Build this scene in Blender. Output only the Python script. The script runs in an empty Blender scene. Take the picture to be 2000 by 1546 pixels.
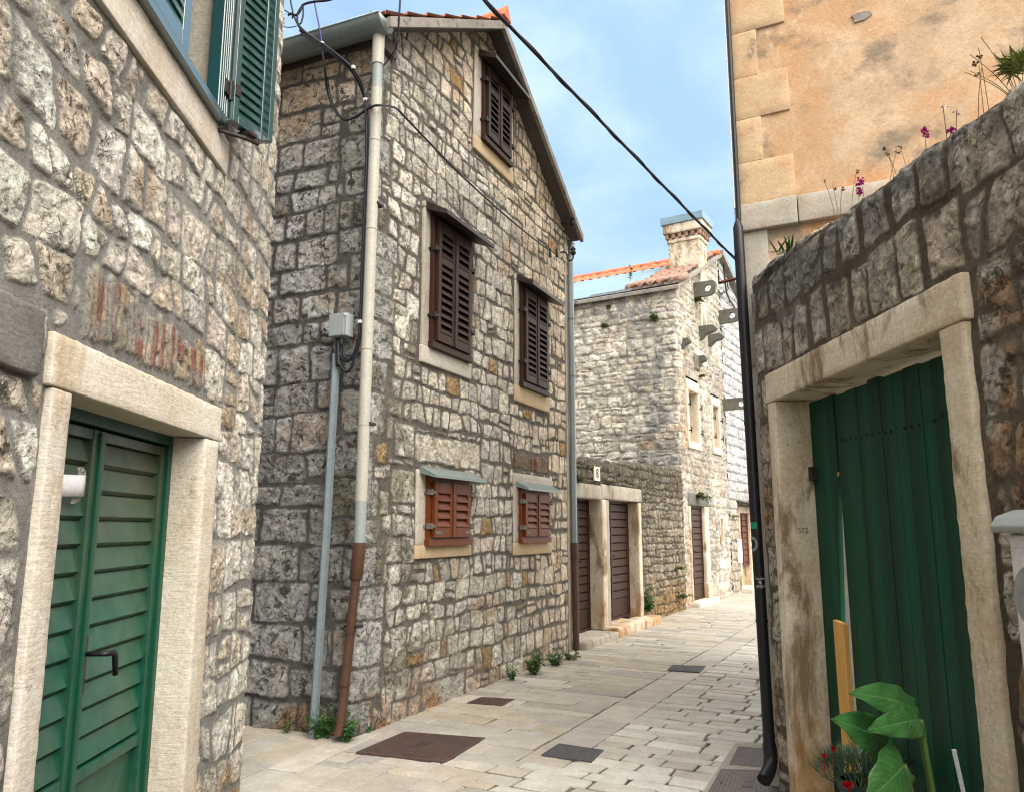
import bpy, math, random
import numpy as np
from mathutils import Vector
C = bpy.context.scene.collection
RNG = random.Random(11)
pi = math.pi

# ---------------------------------------------------------------- noise
def _h(ix, iy, iz, s):
    n = (ix.astype(np.int64) * 374761393 + iy.astype(np.int64) * 668265263 + iz.astype(np.int64) * 2147483647 + s * 974711) & 0xffffffff
    n = ((n ^ (n >> 13)) * 1274126177) & 0xffffffff
    n = ((n ^ (n >> 15)) * 2246822519) & 0xffffffff
    return ((n ^ (n >> 16)) & 0xffff) / 65535.0
def vn(x, y, s=0):
    x, y = np.broadcast_arrays(np.asarray(x, float), np.asarray(y, float))
    x0 = np.floor(x); y0 = np.floor(y); fx = x - x0; fy = y - y0
    fx = fx * fx * (3 - 2 * fx); fy = fy * fy * (3 - 2 * fy)
    z = np.zeros_like(x0)
    a = _h(x0, y0, z, s); b = _h(x0 + 1, y0, z, s); c = _h(x0, y0 + 1, z, s); d = _h(x0 + 1, y0 + 1, z, s)
    return (a * (1 - fx) + b * fx) * (1 - fy) + (c * (1 - fx) + d * fx) * fy
def fbm(x, y, s=0, o=4, g=.5):
    t = 0; a = 1; n = 0
    for i in range(o):
        t = t + a * vn(x * 2 ** i + 13.7 * i, y * 2 ** i - 7.1 * i, s + i); n += a; a *= g
    return t / n
def vn3(p, s=0):
    p0 = np.floor(p); f = p - p0; f = f * f * (3 - 2 * f); r = 0
    for dx in (0, 1):
        for dy in (0, 1):
            for dz in (0, 1):
                w = (f[:, 0] if dx else 1 - f[:, 0]) * (f[:, 1] if dy else 1 - f[:, 1]) * (f[:, 2] if dz else 1 - f[:, 2])
                r = r + w * _h(p0[:, 0] + dx, p0[:, 1] + dy, p0[:, 2] + dz, s)
    return r
def facet(x, y, s=0, g=.8):
    ix = np.floor(x); iy = np.floor(y); best = np.full(np.shape(x), 9.); val = np.zeros(np.shape(x)); z = np.zeros(np.shape(x))
    for dx in (-1, 0, 1):
        for dy in (-1, 0, 1):
            cx = ix + dx; cy = iy + dy; px = cx + _h(cx, cy, z, s); py = cy + _h(cx, cy, z, s + 1); d = (x - px) ** 2 + (y - py) ** 2
            v = _h(cx, cy, z, s + 2) - .5 + g * ((_h(cx, cy, z, s + 3) - .5) * (x - px) + (_h(cx, cy, z, s + 4) - .5) * (y - py))
            k = d < best; best = np.where(k, d, best); val = np.where(k, v, val)
    return val
def sst(a, b, x):
    t = np.clip((x - a) / (b - a), 0, 1); return t * t * (3 - 2 * t)

# ---------------------------------------------------------------- objects
WL = {}
def thing(name, label, cat, loc, group=None):
    o = bpy.data.objects.new(name, None); C.objects.link(o); o.location = loc
    o.empty_display_size = .1
    o['label'] = label; o['category'] = cat
    if group: o['group'] = group
    WL[o.name] = np.array(loc, float); return o
def link(name, me, mat, parent=None, label=None, loc=None):
    o = bpy.data.objects.new(name, me); C.objects.link(o)
    if parent is not None:
        o.parent = parent; WL[o.name] = WL[parent.name]
    elif loc is not None:
        o.location = loc; WL[o.name] = np.array(loc, float)
    else: WL[o.name] = np.zeros(3)
    for m in (mat if isinstance(mat, (list, tuple)) else [mat]): me.materials.append(m)
    if label: o['label'] = label
    return o
def tag(o, label, cat, group=None):
    o['label'] = label; o['category'] = cat
    if group: o['group'] = group
    return o
def base_of(parent, loc):
    if parent is not None: return WL[parent.name]
    return np.array(loc if loc is not None else (0, 0, 0), float)

class Fr:
    """frame on a wall: u along it (left to right seen from outside), o outward, z up"""
    def __init__(s, o, d, z=0):
        d = np.array(d, float); d /= np.linalg.norm(d)
        s.o = np.array([o[0], o[1], z], float); s.d = np.array([d[0], d[1], 0]); s.n = np.array([d[1], -d[0], 0])
    def p(s, u, o, z): return s.o + u * s.d + o * s.n + np.array([0, 0, z])
    def pts(s, u, o, z):
        u, o, z = np.broadcast_arrays(np.asarray(u, float), np.asarray(o, float), np.asarray(z, float))
        return s.o + u[..., None] * s.d + o[..., None] * s.n + z[..., None] * np.array([0, 0, 1.])

class MB:
    def __init__(s): s.v = []; s.f = []; s.m = []; s.cuts = []
    def cut(s): s.cuts.append((len(s.v), len(s.f))); return s
    def add(s, vs, fs, mi=0):
        k = len(s.v); s.v.extend([tuple(map(float, p)) for p in vs])
        for f in fs: s.f.append(tuple(i + k for i in f)); s.m.append(mi)
        return s
    def box(s, fr, u0, u1, o0, o1, z0, z1, mi=0):
        P = [fr.p(u, o, z) for z in (z0, z1) for o in (o0, o1) for u in (u0, u1)]
        return s.add(P, [(0, 2, 3, 1)[::-1], (4, 5, 7, 6)[::-1], (0, 1, 5, 4)[::-1], (2, 6, 7, 3)[::-1], (0, 4, 6, 2)[::-1], (1, 3, 7, 5)[::-1]], mi)
    def hexa(s, P, mi=0):  # bottom 4 ccw, top 4 ccw
        return s.add(P, [(3, 2, 1, 0), (4, 5, 6, 7), (0, 1, 5, 4), (1, 2, 6, 5), (2, 3, 7, 6), (3, 0, 4, 7)], mi)
    def prism(s, poly, vec, mi=0):
        n = len(poly); a = [np.array(p) for p in poly]; b = [p + np.array(vec) for p in a]
        s.add(a + b, [tuple(range(n))[::-1], tuple(range(n, 2 * n))] + [(i, (i + 1) % n, n + (i + 1) % n, n + i) for i in range(n)], mi); return s
    def tube(s, path, r, seg=8, mi=0, cap=True):
        P = [np.array(p, float) for p in path]; n = len(P)
        rr = r if isinstance(r, (list, tuple)) else [r] * n
        rings = []; prev = None
        for i in range(n):
            t = P[min(i + 1, n - 1)] - P[max(i - 1, 0)]; t = t / (np.linalg.norm(t) + 1e-12)
            if prev is None:
                a = np.array([0, 0, 1.]) if abs(t[2]) < .9 else np.array([1., 0, 0])
            else: a = prev
            a = a - t * np.dot(a, t); a /= np.linalg.norm(a) + 1e-12; prev = a
            b = np.cross(t, a)
            rings.append([P[i] + rr[i] * (math.cos(q) * a + math.sin(q) * b) for q in [2 * pi * j / seg for j in range(seg)]])
        vs = [p for ring in rings for p in ring]
        fs = [(i * seg + j, i * seg + (j + 1) % seg, (i + 1) * seg + (j + 1) % seg, (i + 1) * seg + j) for i in range(n - 1) for j in range(seg)]
        if cap: fs += [tuple(range(seg))[::-1], tuple((n - 1) * seg + j for j in range(seg))]
        return s.add(vs, fs, mi)
    def grid(s, P, mi=0):  # P (a,b,3)
        a, b = P.shape[:2]
        return s.add(P.reshape(-1, 3), [(i * b + j, i * b + j + 1, (i + 1) * b + j + 1, (i + 1) * b + j) for i in range(a - 1) for j in range(b - 1)], mi)
    def rough(s, fr, u0, u1, o0, o1, z0, z1, res=.04, r=.012, amp=.006, seed=0, mi=0):
        """stone block with rounded, chipped edges"""
        lo = np.array([u0, o0, z0]); hi = np.array([u1, o1, z1]); L = hi - lo
        r = min(r, .3 * L.min()); ax = []
        for k in range(3):
            n = max(1, int(round((L[k] - 2 * r) / res)))
            ax.append(np.concatenate([[lo[k]], np.linspace(lo[k] + r, hi[k] - r, n + 1), [hi[k]]]))
        key = {}; V = []; F = []
        def vid(i, j, k):
            if (i, j, k) not in key: key[(i, j, k)] = len(V); V.append((ax[0][i], ax[1][j], ax[2][k]))
            return key[(i, j, k)]
        N = [len(a) - 1 for a in ax]
        for j in range(N[1]):
            for k in range(N[2]):
                F.append((vid(0, j, k), vid(0, j, k + 1), vid(0, j + 1, k + 1), vid(0, j + 1, k)))
                F.append((vid(N[0], j, k), vid(N[0], j + 1, k), vid(N[0], j + 1, k + 1), vid(N[0], j, k + 1)))
        for i in range(N[0]):
            for k in range(N[2]):
                F.append((vid(i, 0, k), vid(i + 1, 0, k), vid(i + 1, 0, k + 1), vid(i, 0, k + 1)))
                F.append((vid(i, N[1], k), vid(i, N[1], k + 1), vid(i + 1, N[1], k + 1), vid(i + 1, N[1], k)))
        for i in range(N[0]):
            for j in range(N[1]):
                F.append((vid(i, j, 0), vid(i, j + 1, 0), vid(i + 1, j + 1, 0), vid(i + 1, j, 0)))
                F.append((vid(i, j, N[2]), vid(i + 1, j, N[2]), vid(i + 1, j + 1, N[2]), vid(i, j + 1, N[2])))
        V = np.array(V); q = np.clip(V, lo + r, hi - r); dlt = V - q; ln = np.linalg.norm(dlt, axis=1, keepdims=True)
        nr = np.where(ln > 0, dlt / np.maximum(ln, 1e-9), 0); V2 = q + r * nr
        edge = (np.abs(dlt) > 1e-6).sum(1) >= 2
        nz = .3 * (vn3(V * 7 + seed * 3.1, seed) - .5) + .8 * (vn3(V * 38 + seed, seed + 5) - .5)
        V2 = V2 + nr * (amp * nz * np.where(edge, 1.3, .45))[:, None]
        P = fr.pts(V2[:, 0], V2[:, 1], V2[:, 2])
        return s.add(P, [f[::-1] for f in F], mi)
    def build(s, name, mat, parent=None, loc=None, smooth=False, bevel=0, label=None, auto=None):
        if s.cuts:
            C_ = [(0, 0)] + s.cuts + [(len(s.v), len(s.f))]; o = None
            for (v0, f0), (v1, f1) in zip(C_[:-1], C_[1:]):
                if f1 == f0: continue
                q = MB(); q.v = s.v[v0:v1]; q.f = [tuple(i - v0 for i in f) for f in s.f[f0:f1]]; q.m = s.m[f0:f1]
                o = q.build(name, mat, parent, loc, smooth, bevel, label, auto)
            return o
        b = base_of(parent, loc)
        me = bpy.data.meshes.new(name)
        me.from_pydata([tuple(np.array(p) - b) for p in s.v], [], s.f)
        if any(s.m): me.polygons.foreach_set('material_index', s.m)
        if smooth: me.polygons.foreach_set('use_smooth', [True] * len(s.f))
        me.update()
        o = link(name, me, mat, parent, label, None if parent is not None else tuple(b))
        if bevel:
            md = o.modifiers.new('bevel', 'BEVEL'); md.width = bevel; md.segments = 2; md.limit_method = 'ANGLE'; md.angle_limit = .6
        if auto:
            bpy_auto(me, auto)
        return o
def bpy_auto(me, ang):
    me.polygons.foreach_set('use_smooth', [True] * len(me.polygons))
    me.set_sharp_from_angle(angle=ang)

# ---------------------------------------------------------------- stone wall height fields
def course(u0, u1, v0, v1, hr, wr, seed, jit=.015, wave=.04, split=.15, small=.1):
    r = random.Random(seed); Vb = [v0]
    while Vb[-1] < v1: Vb.append(Vb[-1] + r.uniform(*hr))
    def B(i, u): return Vb[i] + wave * 2 * (float(fbm(np.array(u * .9), np.array(i * 5.37), seed, 3)) - .5)
    out = []
    for i in range(len(Vb) - 1):
        u = u0 - r.uniform(0, wr[1]); h = Vb[i + 1] - Vb[i]
        lb = (u, B(i, u)); lt = (u, B(i + 1, u))
        while u < u1:
            w = r.uniform(*wr) * (.75 + .5 * h / hr[1])
            if r.random() < small: w *= .5
            u += w
            ub = u + r.uniform(-jit, jit); ut = u + r.uniform(-jit, jit)
            rb = (ub, B(i, ub) + r.uniform(-jit, jit) * .5); rt = (ut, B(i + 1, ut) + r.uniform(-jit, jit) * .5)
            if r.random() < split:
                f = r.uniform(.33, .67); g = f + r.uniform(-.1, .1)
                ml = tuple(lb[k] * (1 - f) + lt[k] * f for k in (0, 1)); mr = tuple(rb[k] * (1 - g) + rt[k] * g for k in (0, 1))
                out.append(np.array([lb, rb, mr, ml])); out.append(np.array([ml, mr, rt, lt]))
            else: out.append(np.array([lb, rb, rt, lt]))
            lb, lt = rb, rt
    return out
def rect(a, b, c, d): return np.array([(a, c), (b, c), (b, d), (a, d)], float)
def reserve(stones, rects):
    out = []
    for q in stones:
        ok = True
        for (a, b, c, d) in rects:
            x0, y0 = q.min(0); x1, y1 = q.max(0)
            if x1 <= a or x0 >= b or y1 <= c or y0 >= d: continue
            opts = []
            for (wd, ht, ax, lim, fn) in ((a - x0, y1 - y0, 0, a, np.minimum), (x1 - b, y1 - y0, 0, b, np.maximum), (x1 - x0, c - y0, 1, c, np.minimum), (x1 - x0, y1 - d, 1, d, np.maximum)):
                if wd > .035 and ht > .035: opts.append((wd * ht, ax, lim, fn))
            if not opts: ok = False; break
            _, ax, lim, fn = max(opts, key=lambda t: t[0]); q = q.copy(); q[:, ax] = fn(q[:, ax], lim)
        if ok:
            e = q.max(0) - q.min(0)
            if e.min() > .03: out.append(q)
    return out
def raster(us, vs, stones, seed, warp=.02, k=.02, gap=.01, edge=.03, H=.035, facet=.25, gapvar=.5, fine=()):
    r = random.Random(seed)
    U, V = np.meshgrid(us, vs)
    UW = U + warp * 2 * (fbm(U * 5, V * 5, seed, 3) - .5) + warp * .7 * (fbm(U * 23, V * 23, seed + 9, 2) - .5)
    VW = V + warp * 2 * (fbm(U * 5, V * 5, seed + 40, 3) - .5) + warp * .7 * (fbm(U * 23, V * 23, seed + 49, 2) - .5)
    D = np.full(U.shape, -.2); HH = np.zeros(U.shape); ID = np.full(U.shape, -1, int); m = .03 + warp
    for i, q in enumerate(stones):
        x0, y0 = q.min(0) - m; x1, y1 = q.max(0) + m
        a, b = np.searchsorted(us, (x0, x1)); c, d = np.searchsorted(vs, (y0, y1))
        if a >= b or c >= d: continue
        X = UW[c:d, a:b]; Y = VW[c:d, a:b]; acc = 0
        kk = k * r.uniform(.6, 1.3)
        for j in range(len(q)):
            p = q[j]; e = q[(j + 1) % len(q)] - p; L = math.hypot(*e)
            if L < .01: continue
            ds = (-(X - p[0]) * e[1] + (Y - p[1]) * e[0]) / L
            acc = acc + np.exp(-np.clip(ds / kk, -40, 40))
        dd = (-kk * np.log(acc) - gap * r.uniform(1 - gapvar, 1 + gapvar)) if i not in fine else (-.004 * np.log(np.maximum(acc ** (kk / .004), 1e-30)) - .002)
        sl = (slice(c, d), slice(a, b)); sel = dd > D[sl]
        if not sel.any(): continue
        cx, cy = q.mean(0); ext = q.max(0) - q.min(0)
        t = np.clip(dd / edge, 0, 1); h = H * r.uniform(.75, 1.25) * (1 - (1 - t) ** 2)
        for _ in range(4):
            th = r.uniform(0, 2 * pi); g = facet * r.uniform(.3, 1)
            h = np.minimum(h, H * r.uniform(.75, 1.25) + g * ((X - cx) * math.cos(th) + (Y - cy) * math.sin(th)))
        h = np.maximum(h, .15 * H * t)
        D[sl] = np.where(sel, dd, D[sl]); HH[sl] = np.where(sel, h, HH[sl]); ID[sl] = np.where(sel, i, ID[sl])
    return U, V, D, HH, ID
def sheet(name, X, keep, col, sd, mat, parent):
    """X (nv,nu,3) world points, keep (nv-1,nu-1) faces, col (nv,nu,4), sd (nv,nu)"""
    nv, nu = X.shape[:2]; idx = np.arange(nv * nu).reshape(nv, nu)
    q = np.stack([idx[:-1, :-1], idx[:-1, 1:], idx[1:, 1:], idx[1:, :-1]], -1)[keep]
    used = np.unique(q); remap = np.full(nv * nu, -1); remap[used] = np.arange(len(used)); q = remap[q]
    P = X.reshape(-1, 3)[used] - base_of(parent, None)
    me = bpy.data.meshes.new(name)
    me.vertices.add(len(P)); me.vertices.foreach_set('co', P.astype(np.float32).ravel())
    nf = len(q); me.loops.add(nf * 4); me.polygons.add(nf)
    me.loops.foreach_set('vertex_index', q.astype(np.int32).ravel())
    me.polygons.foreach_set('loop_start', np.arange(0, nf * 4, 4, dtype=np.int32))
    me.polygons.foreach_set('use_smooth', np.ones(nf, bool))
    me.update(calc_edges=True)
    a = me.attributes.new('Col', 'FLOAT_COLOR', 'POINT'); a.data.foreach_set('color', col.reshape(-1, 4)[used].astype(np.float32).ravel())
    a = me.attributes.new('Stone', 'FLOAT', 'POINT'); a.data.foreach_set('value', sd.reshape(-1)[used].astype(np.float32))
    return link(name, me, mat, parent)
def palette(n, cols, seed, jit=.12):
    r = np.random.RandomState(seed); cols = np.array(cols); k = r.randint(0, len(cols), n + 1); k2 = r.randint(0, len(cols), n + 1); t = r.rand(n + 1, 1)
    c = cols[k] * (1 - t * .6) + cols[k2] * t * .6
    return np.clip(c * (1 + jit * r.randn(n + 1, 1)) * (1 + .010 * r.randn(n + 1, 3)), .01, .95)
def spacing(parts):
    """[(a,b,step),...] joined into one coordinate array"""
    out = []
    for a, b, st in parts: out.append(np.linspace(a, b, max(2, int(round((b - a) / st)) + 1))[:-1])
    return np.concatenate(out + [[parts[-1][1]]])
def wrapmap(o, dl, dr, r=.1):
    o = np.array(o[:2], float); dl = np.array(dl, float) / np.linalg.norm(dl); dr = np.array(dr, float) / np.linalg.norm(dr)
    nl = np.array([-dl[1], dl[0]]); nr = np.array([dr[1], -dr[0]])
    def f(w, h, z):
        w = np.asarray(w, float); t = np.clip((w + r) / (2 * r), 0, 1)[..., None]
        a = o + dl * r; b = o + dr * r
        bez = (1 - t) ** 2 * a + 2 * t * (1 - t) * o + t ** 2 * b
        P = np.where((w < -r)[..., None], o + dl * (-w)[..., None], np.where((w > r)[..., None], o + dr * w[..., None], bez))
        s = t * t * (3 - 2 * t); n = nl * (1 - s) + nr * s; n = n / np.linalg.norm(n, axis=-1, keepdims=True)
        XY = P + n * h[..., None]
        return np.concatenate([XY, z[..., None]], -1)
    return f
def keepmask(us, vs, holes, clip=None):
    uc = (us[1:] + us[:-1]) / 2; vc = (vs[1:] + vs[:-1]) / 2; Uc, Vc = np.meshgrid(uc, vc); k = np.ones(Uc.shape, bool)
    for (a, b, c, d) in holes: k &= ~((Uc > a) & (Uc < b) & (Vc > c) & (Vc < d))
    if clip is not None: k &= clip(Uc, Vc)
    return k
def flatten(U, V, H, holes, m=.03):
    for (a, b, c, d) in holes:
        dx = np.maximum(a - U, U - b); dy = np.maximum(c - V, V - d); dd = np.maximum(dx, dy)
        H = H * (1 - .8 * (1 - sst(0, m, dd)) * (dd > -.1))
    return H
def stone_heights(U, V, D, HH, ID, seed, rs=.012, rm=.005, fr=14):
    m = sst(-.002, .006, D)
    wx = U + .02 * (fbm(U * 18, V * 18, seed + 61, 2) - .5); wy = V + .02 * (fbm(U * 18, V * 18, seed + 62, 2) - .5)
    fa = facet(wx * fr, wy * fr * 1.25, seed + 3) + .55 * facet(wx * fr * 2.4, wy * fr * 2.6, seed + 7)
    fine = fbm(U * 60, V * 60, seed + 5, 2) - .5
    return m, m * (HH + rs * fa * np.clip(D / .015, .25, 1) + .3 * rs * fine) + (1 - m) * rm * 2 * (fbm(U * 7, V * 7, seed + 8, 4) - .5)

# ---------------------------------------------------------------- materials
MATS = {}
class NT:
    def __init__(s, name):
        s.m = bpy.data.materials.new(name); s.m.use_nodes = True; s.t = s.m.node_tree; s.t.nodes.clear()
        s.out = s.n('ShaderNodeOutputMaterial'); s.b = s.n('ShaderNodeBsdfPrincipled'); s.l(s.b.outputs[0], s.out.inputs[0])
        s.tc = s.n('ShaderNodeTexCoord'); s.oc = s.tc.outputs['Object']
    def n(s, t, **k):
        x = s.t.nodes.new(t)
        for a, v in k.items(): setattr(x, a, v)
        return x
    def l(s, a, b): s.t.links.new(a, b)
    def sc(s, x, y, z):
        m = s.n('ShaderNodeMapping'); m.inputs['Scale'].default_value = (x, y, z); s.l(s.oc, m.inputs[0]); return m.outputs[0]
    def noise(s, scale, det=6, rough=.6, dist=0, vec=None):
        x = s.n('ShaderNodeTexNoise'); x.inputs['Scale'].default_value = scale; x.inputs['Detail'].default_value = det
        x.inputs['Roughness'].default_value = rough; x.inputs['Distortion'].default_value = dist; s.l(vec or s.oc, x.inputs['Vector']); return x.outputs[0]
    def mr(s, v, a, b, c, d):
        x = s.n('ShaderNodeMapRange'); s.l(v, x.inputs[0])
        for i, q in enumerate((a, b, c, d)): x.inputs[i + 1].default_value = q
        return x.outputs[0]
    def math(s, op, a, b=None):
        x = s.n('ShaderNodeMath', operation=op)
        for i, q in enumerate((a, b)):
            if q is None: continue
            if isinstance(q, (int, float)): x.inputs[i].default_value = q
            else: s.l(q, x.inputs[i])
        return x.outputs[0]
    def mix(s, f, a, b, bt='MIX'):
        x = s.n('ShaderNodeMix', data_type='RGBA', blend_type=bt)
        for i, q in ((0, f), (6, a), (7, b)):
            if isinstance(q, (int, float)): x.inputs[i].default_value = q
            elif isinstance(q, tuple): x.inputs[i].default_value = (*q[:3], 1)
            else: s.l(q, x.inputs[i])
        return x.outputs[2]
    def vmul(s, col, fac):
        x = s.n('ShaderNodeVectorMath', operation='SCALE'); s.l(col, x.inputs[0]); s.l(fac, x.inputs['Scale']); return x.outputs[0]
    def bump(s, h, st, dist=.01, prev=None):
        x = s.n('ShaderNodeBump'); x.inputs['Strength'].default_value = st; x.inputs['Distance'].default_value = dist; s.l(h, x.inputs['Height'])
        if prev is not None: s.l(prev, x.inputs['Normal'])
        return x.outputs[0]
    def fin(s, col=None, rough=None, nrm=None, metal=0, spec=None):
        for k, v in (('Base Color', col), ('Roughness', rough)):
            if v is None: continue
            if isinstance(v, (int, float)): s.b.inputs[k].default_value = v
            elif isinstance(v, tuple): s.b.inputs[k].default_value = (*v[:3], 1)
            else: s.l(v, s.b.inputs[k])
        if nrm is not None: s.l(nrm, s.b.inputs['Normal'])
        s.b.inputs['Metallic'].default_value = metal
        if spec is not None: s.b.inputs['Specular IOR Level'].default_value = spec
        return s.m
def stone_mat(name, pit=(.045, .04, .034), psc=15, plo=.5, phi=.57, bs=.6, crack=.8, warmth=.2):
    s = NT(name)
    at = s.n('ShaderNodeAttribute', attribute_name='Col'); sd = s.n('ShaderNodeAttribute', attribute_name='Stone'); F = sd.outputs['Fac']
    a = s.mr(s.noise(6, 5), .3, .7, .84, 1.16); b = s.mr(s.noise(30, 8, .68), .3, .7, .78, 1.22)
    col = s.vmul(at.outputs['Color'], s.math('MULTIPLY', a, b))
    warm = s.mr(s.noise(3.1, 4), .55, .72, 0, warmth)
    col = s.mix(s.math('MULTIPLY', warm, F), col, (1.12, .93, .74), 'MULTIPLY')
    # chipped planes: each broken facet has its own tone and level
    def warp(amt, scl):
        nz = s.n('ShaderNodeTexNoise'); nz.inputs['Scale'].default_value = scl; nz.inputs['Detail'].default_value = 5; s.l(s.oc, nz.inputs['Vector'])
        dv = s.n('ShaderNodeVectorMath', operation='MULTIPLY_ADD'); s.l(nz.outputs['Color'], dv.inputs[0]); dv.inputs[1].default_value = (amt,) * 3; s.l(s.oc, dv.inputs[2]); return dv.outputs[0]
    def chips(scale, vec):
        vo = s.n('ShaderNodeTexVoronoi'); vo.inputs['Scale'].default_value = scale; s.l(vec, vo.inputs['Vector']); x = s.n('ShaderNodeSeparateXYZ'); s.l(vo.outputs['Color'], x.inputs[0]); return x.outputs[0]
    w1 = warp(.09, 13); c1 = chips(17, w1); c2 = chips(44, w1)
    chip = s.math('MULTIPLY', s.math('ADD', c1, s.math('MULTIPLY', c2, .6)), F)
    col = s.vmul(col, s.math('ADD', s.math('MULTIPLY', s.math('SUBTRACT', chip, .8), .42), 1.03))
    # hairline cracks and dark pits
    vo = s.n('ShaderNodeTexVoronoi', feature='DISTANCE_TO_EDGE'); vo.inputs['Scale'].default_value = 13; s.l(warp(.14, 12), vo.inputs['Vector'])
    cr = s.math('MULTIPLY', s.mr(vo.outputs['Distance'], .0, .07, 1, 0), s.mr(s.noise(7, 5, .6), .44, .56, 0, crack))
    pm = s.mr(s.noise(psc, 7, .70, .9), plo, phi, 0, 1)
    pm = s.math('MULTIPLY', s.math('MAXIMUM', pm, s.math('MULTIPLY', cr, F)), at.outputs['Alpha'])
    col = s.mix(pm, col, pit)
    h = s.math('ADD', s.math('ADD', s.noise(65, 9, .78), s.math('MULTIPLY', pm, -.8)), s.math('MULTIPLY', chip, .6))
    n1 = s.bump(h, min(1, bs * 1.25), .035)
    n2 = s.bump(s.noise(16, 5, .62, .5), bs, .035, n1)
    return s.fin(col, .85, n2, spec=.2)
def dressed_mat(name, c1, c2, stain, streak=(.5, .62), sf=.8, lichen=.6, tool=.5, low=None):
    """hand dressed limestone: tool marks, rust coloured streaks, black lichen"""
    s = NT(name)
    col = s.mix(s.mr(s.noise(2.6, 8, .65, .4), .34, .66, 0, 1), c1, c2)
    col = s.vmul(col, s.mr(s.noise(48, 9, .78), .3, .7, .72, 1.26))
    st = s.mr(s.noise(2.2, 9, .72, .5, s.sc(1.8, 1.8, .55)), streak[0], streak[1], 0, sf)
    col = s.mix(st, col, stain)
    li = s.math('MULTIPLY', s.mr(s.noise(42, 10, .8), .56, .62, 0, 1), s.mr(s.noise(2.4, 5, .6), .52, .64, 0, lichen))
    col = s.mix(li, col, (.035, .034, .032))
    if low:
        z = s.n('ShaderNodeSeparateXYZ'); s.l(s.oc, z.inputs[0])
        col = s.mix(s.math('MULTIPLY', s.mr(z.outputs[2], .75, .1, 0, 1), s.mr(s.noise(4, 7, .7), .38, .6, 0, .8)), col, low)
    tm = s.noise(1, 3, .5, .2, s.sc(14, 14, 95))
    n = s.bump(tm, tool, .005); n = s.bump(s.noise(70, 9, .75), .5, .008, n); n = s.bump(s.noise(14, 6, .7), .4, .012, n)
    return s.fin(col, .85, n, 0, .2)
def gen_mat(name, c1, c2, scale=6, rough=.8, bump=.3, bscale=40, bd=.006, c3=None, t3=(.55, .65), s3=4, st3=(1, 1, 1), f3=.9, metal=0, st=(1, 1, 1), spec=.3, det=7):
    s = NT(name)
    v = s.sc(*st) if st != (1, 1, 1) else s.oc
    col = s.mix(s.mr(s.noise(scale, det, .65, .3, v), .32, .68, 0, 1), c1, c2)
    col = s.vmul(col, s.mr(s.noise(bscale, 6, .7, 0, v), .3, .7, .84, 1.16))
    if c3 is not None:
        col = s.mix(s.mr(s.noise(s3, 9, .7, .4, s.sc(*st3)), t3[0], t3[1], 0, f3), col, c3)
    nr = s.bump(s.noise(bscale, 8, .7, 0, v), bump, bd) if bump else None
    return s.fin(col, rough, nr, metal, spec)

# ---------------------------------------------------------------- camera, light, sky
PITCH = math.atan(257 / 1500)
cam = bpy.data.cameras.new('camera'); co = bpy.data.objects.new('camera', cam); C.objects.link(co)
co.location = (0, 0, 1.55); co.rotation_euler = (pi / 2 + PITCH, 0, 0)
cam.sensor_width = 36; cam.sensor_fit = 'HORIZONTAL'; cam.lens = 36 * 1500 / 2000; cam.clip_start = .05; cam.clip_end = 500
bpy.context.scene.camera = co
SUN_EL, SUN_AZ = 48, 138     # azimuth clockwise from +Y
def sun_vec(): return Vector((math.sin(math.radians(SUN_AZ)) * math.cos(math.radians(SUN_EL)), math.cos(math.radians(SUN_AZ)) * math.cos(math.radians(SUN_EL)), math.sin(math.radians(SUN_EL))))
sl = bpy.data.lights.new('sun', 'SUN'); sl.energy = 1.9; sl.angle = math.radians(60); sl.color = (1, .945, .86)
so = bpy.data.objects.new('sun', sl); C.objects.link(so); so.rotation_euler = sun_vec().to_track_quat('Z', 'Y').to_euler(); so.location = (6, -2, 14)
w = bpy.data.worlds.new('World'); bpy.context.scene.world = w; w.use_nodes = True
nt = w.node_tree; nt.nodes.clear()
def wn(t, **k):
    x = nt.nodes.new(t)
    for a, v in k.items(): setattr(x, a, v)
    return x
wo = wn('ShaderNodeOutputWorld'); bg = wn('ShaderNodeBackground'); nt.links.new(bg.outputs[0], wo.inputs[0])
sky = wn('ShaderNodeTexSky', sky_type='NISHITA', sun_disc=False, sun_elevation=math.radians(SUN_EL), sun_rotation=math.radians(SUN_AZ))
sky.air_density = 1.2; sky.dust_density = 1.5; sky.ozone_density = 1.5
tc = wn('ShaderNodeTexCoord'); mp = wn('ShaderNodeMapping'); mp.inputs['Scale'].default_value = (1, 1, 1.8); mp.inputs['Rotation'].default_value = (0, 0, .4)
nt.links.new(tc.outputs['Generated'], mp.inputs[0])
def wnoise(sc, det, ro):
    x = wn('ShaderNodeTexNoise'); x.inputs['Scale'].default_value = sc; x.inputs['Detail'].default_value = det; x.inputs['Roughness'].default_value = ro; x.inputs['Distortion'].default_value = .4
    nt.links.new(mp.outputs[0], x.inputs[0]); return x.outputs[0]
def wmr(v, a, b, c, d):
    x = wn('ShaderNodeMapRange'); x.interpolation_type = 'SMOOTHSTEP'; nt.links.new(v, x.inputs[0])
    for i, q in enumerate((a, b, c, d)): x.inputs[i + 1].default_value = q
    return x.outputs[0]
def wmix(f, a, b):
    x = wn('ShaderNodeMix', data_type='RGBA')
    for i, q in ((0, f), (6, a), (7, b)):
        if isinstance(q, tuple): x.inputs[i].default_value = (*q, 1)
        else: nt.links.new(q, x.inputs[i])
    return x.outputs[2]
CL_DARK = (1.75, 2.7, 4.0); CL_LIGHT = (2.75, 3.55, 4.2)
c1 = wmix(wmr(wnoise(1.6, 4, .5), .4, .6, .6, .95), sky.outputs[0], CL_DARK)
c2 = wmix(wmr(wnoise(2.7, 6, .55), .42, .68, 0, .9), c1, CL_LIGHT)
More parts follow.
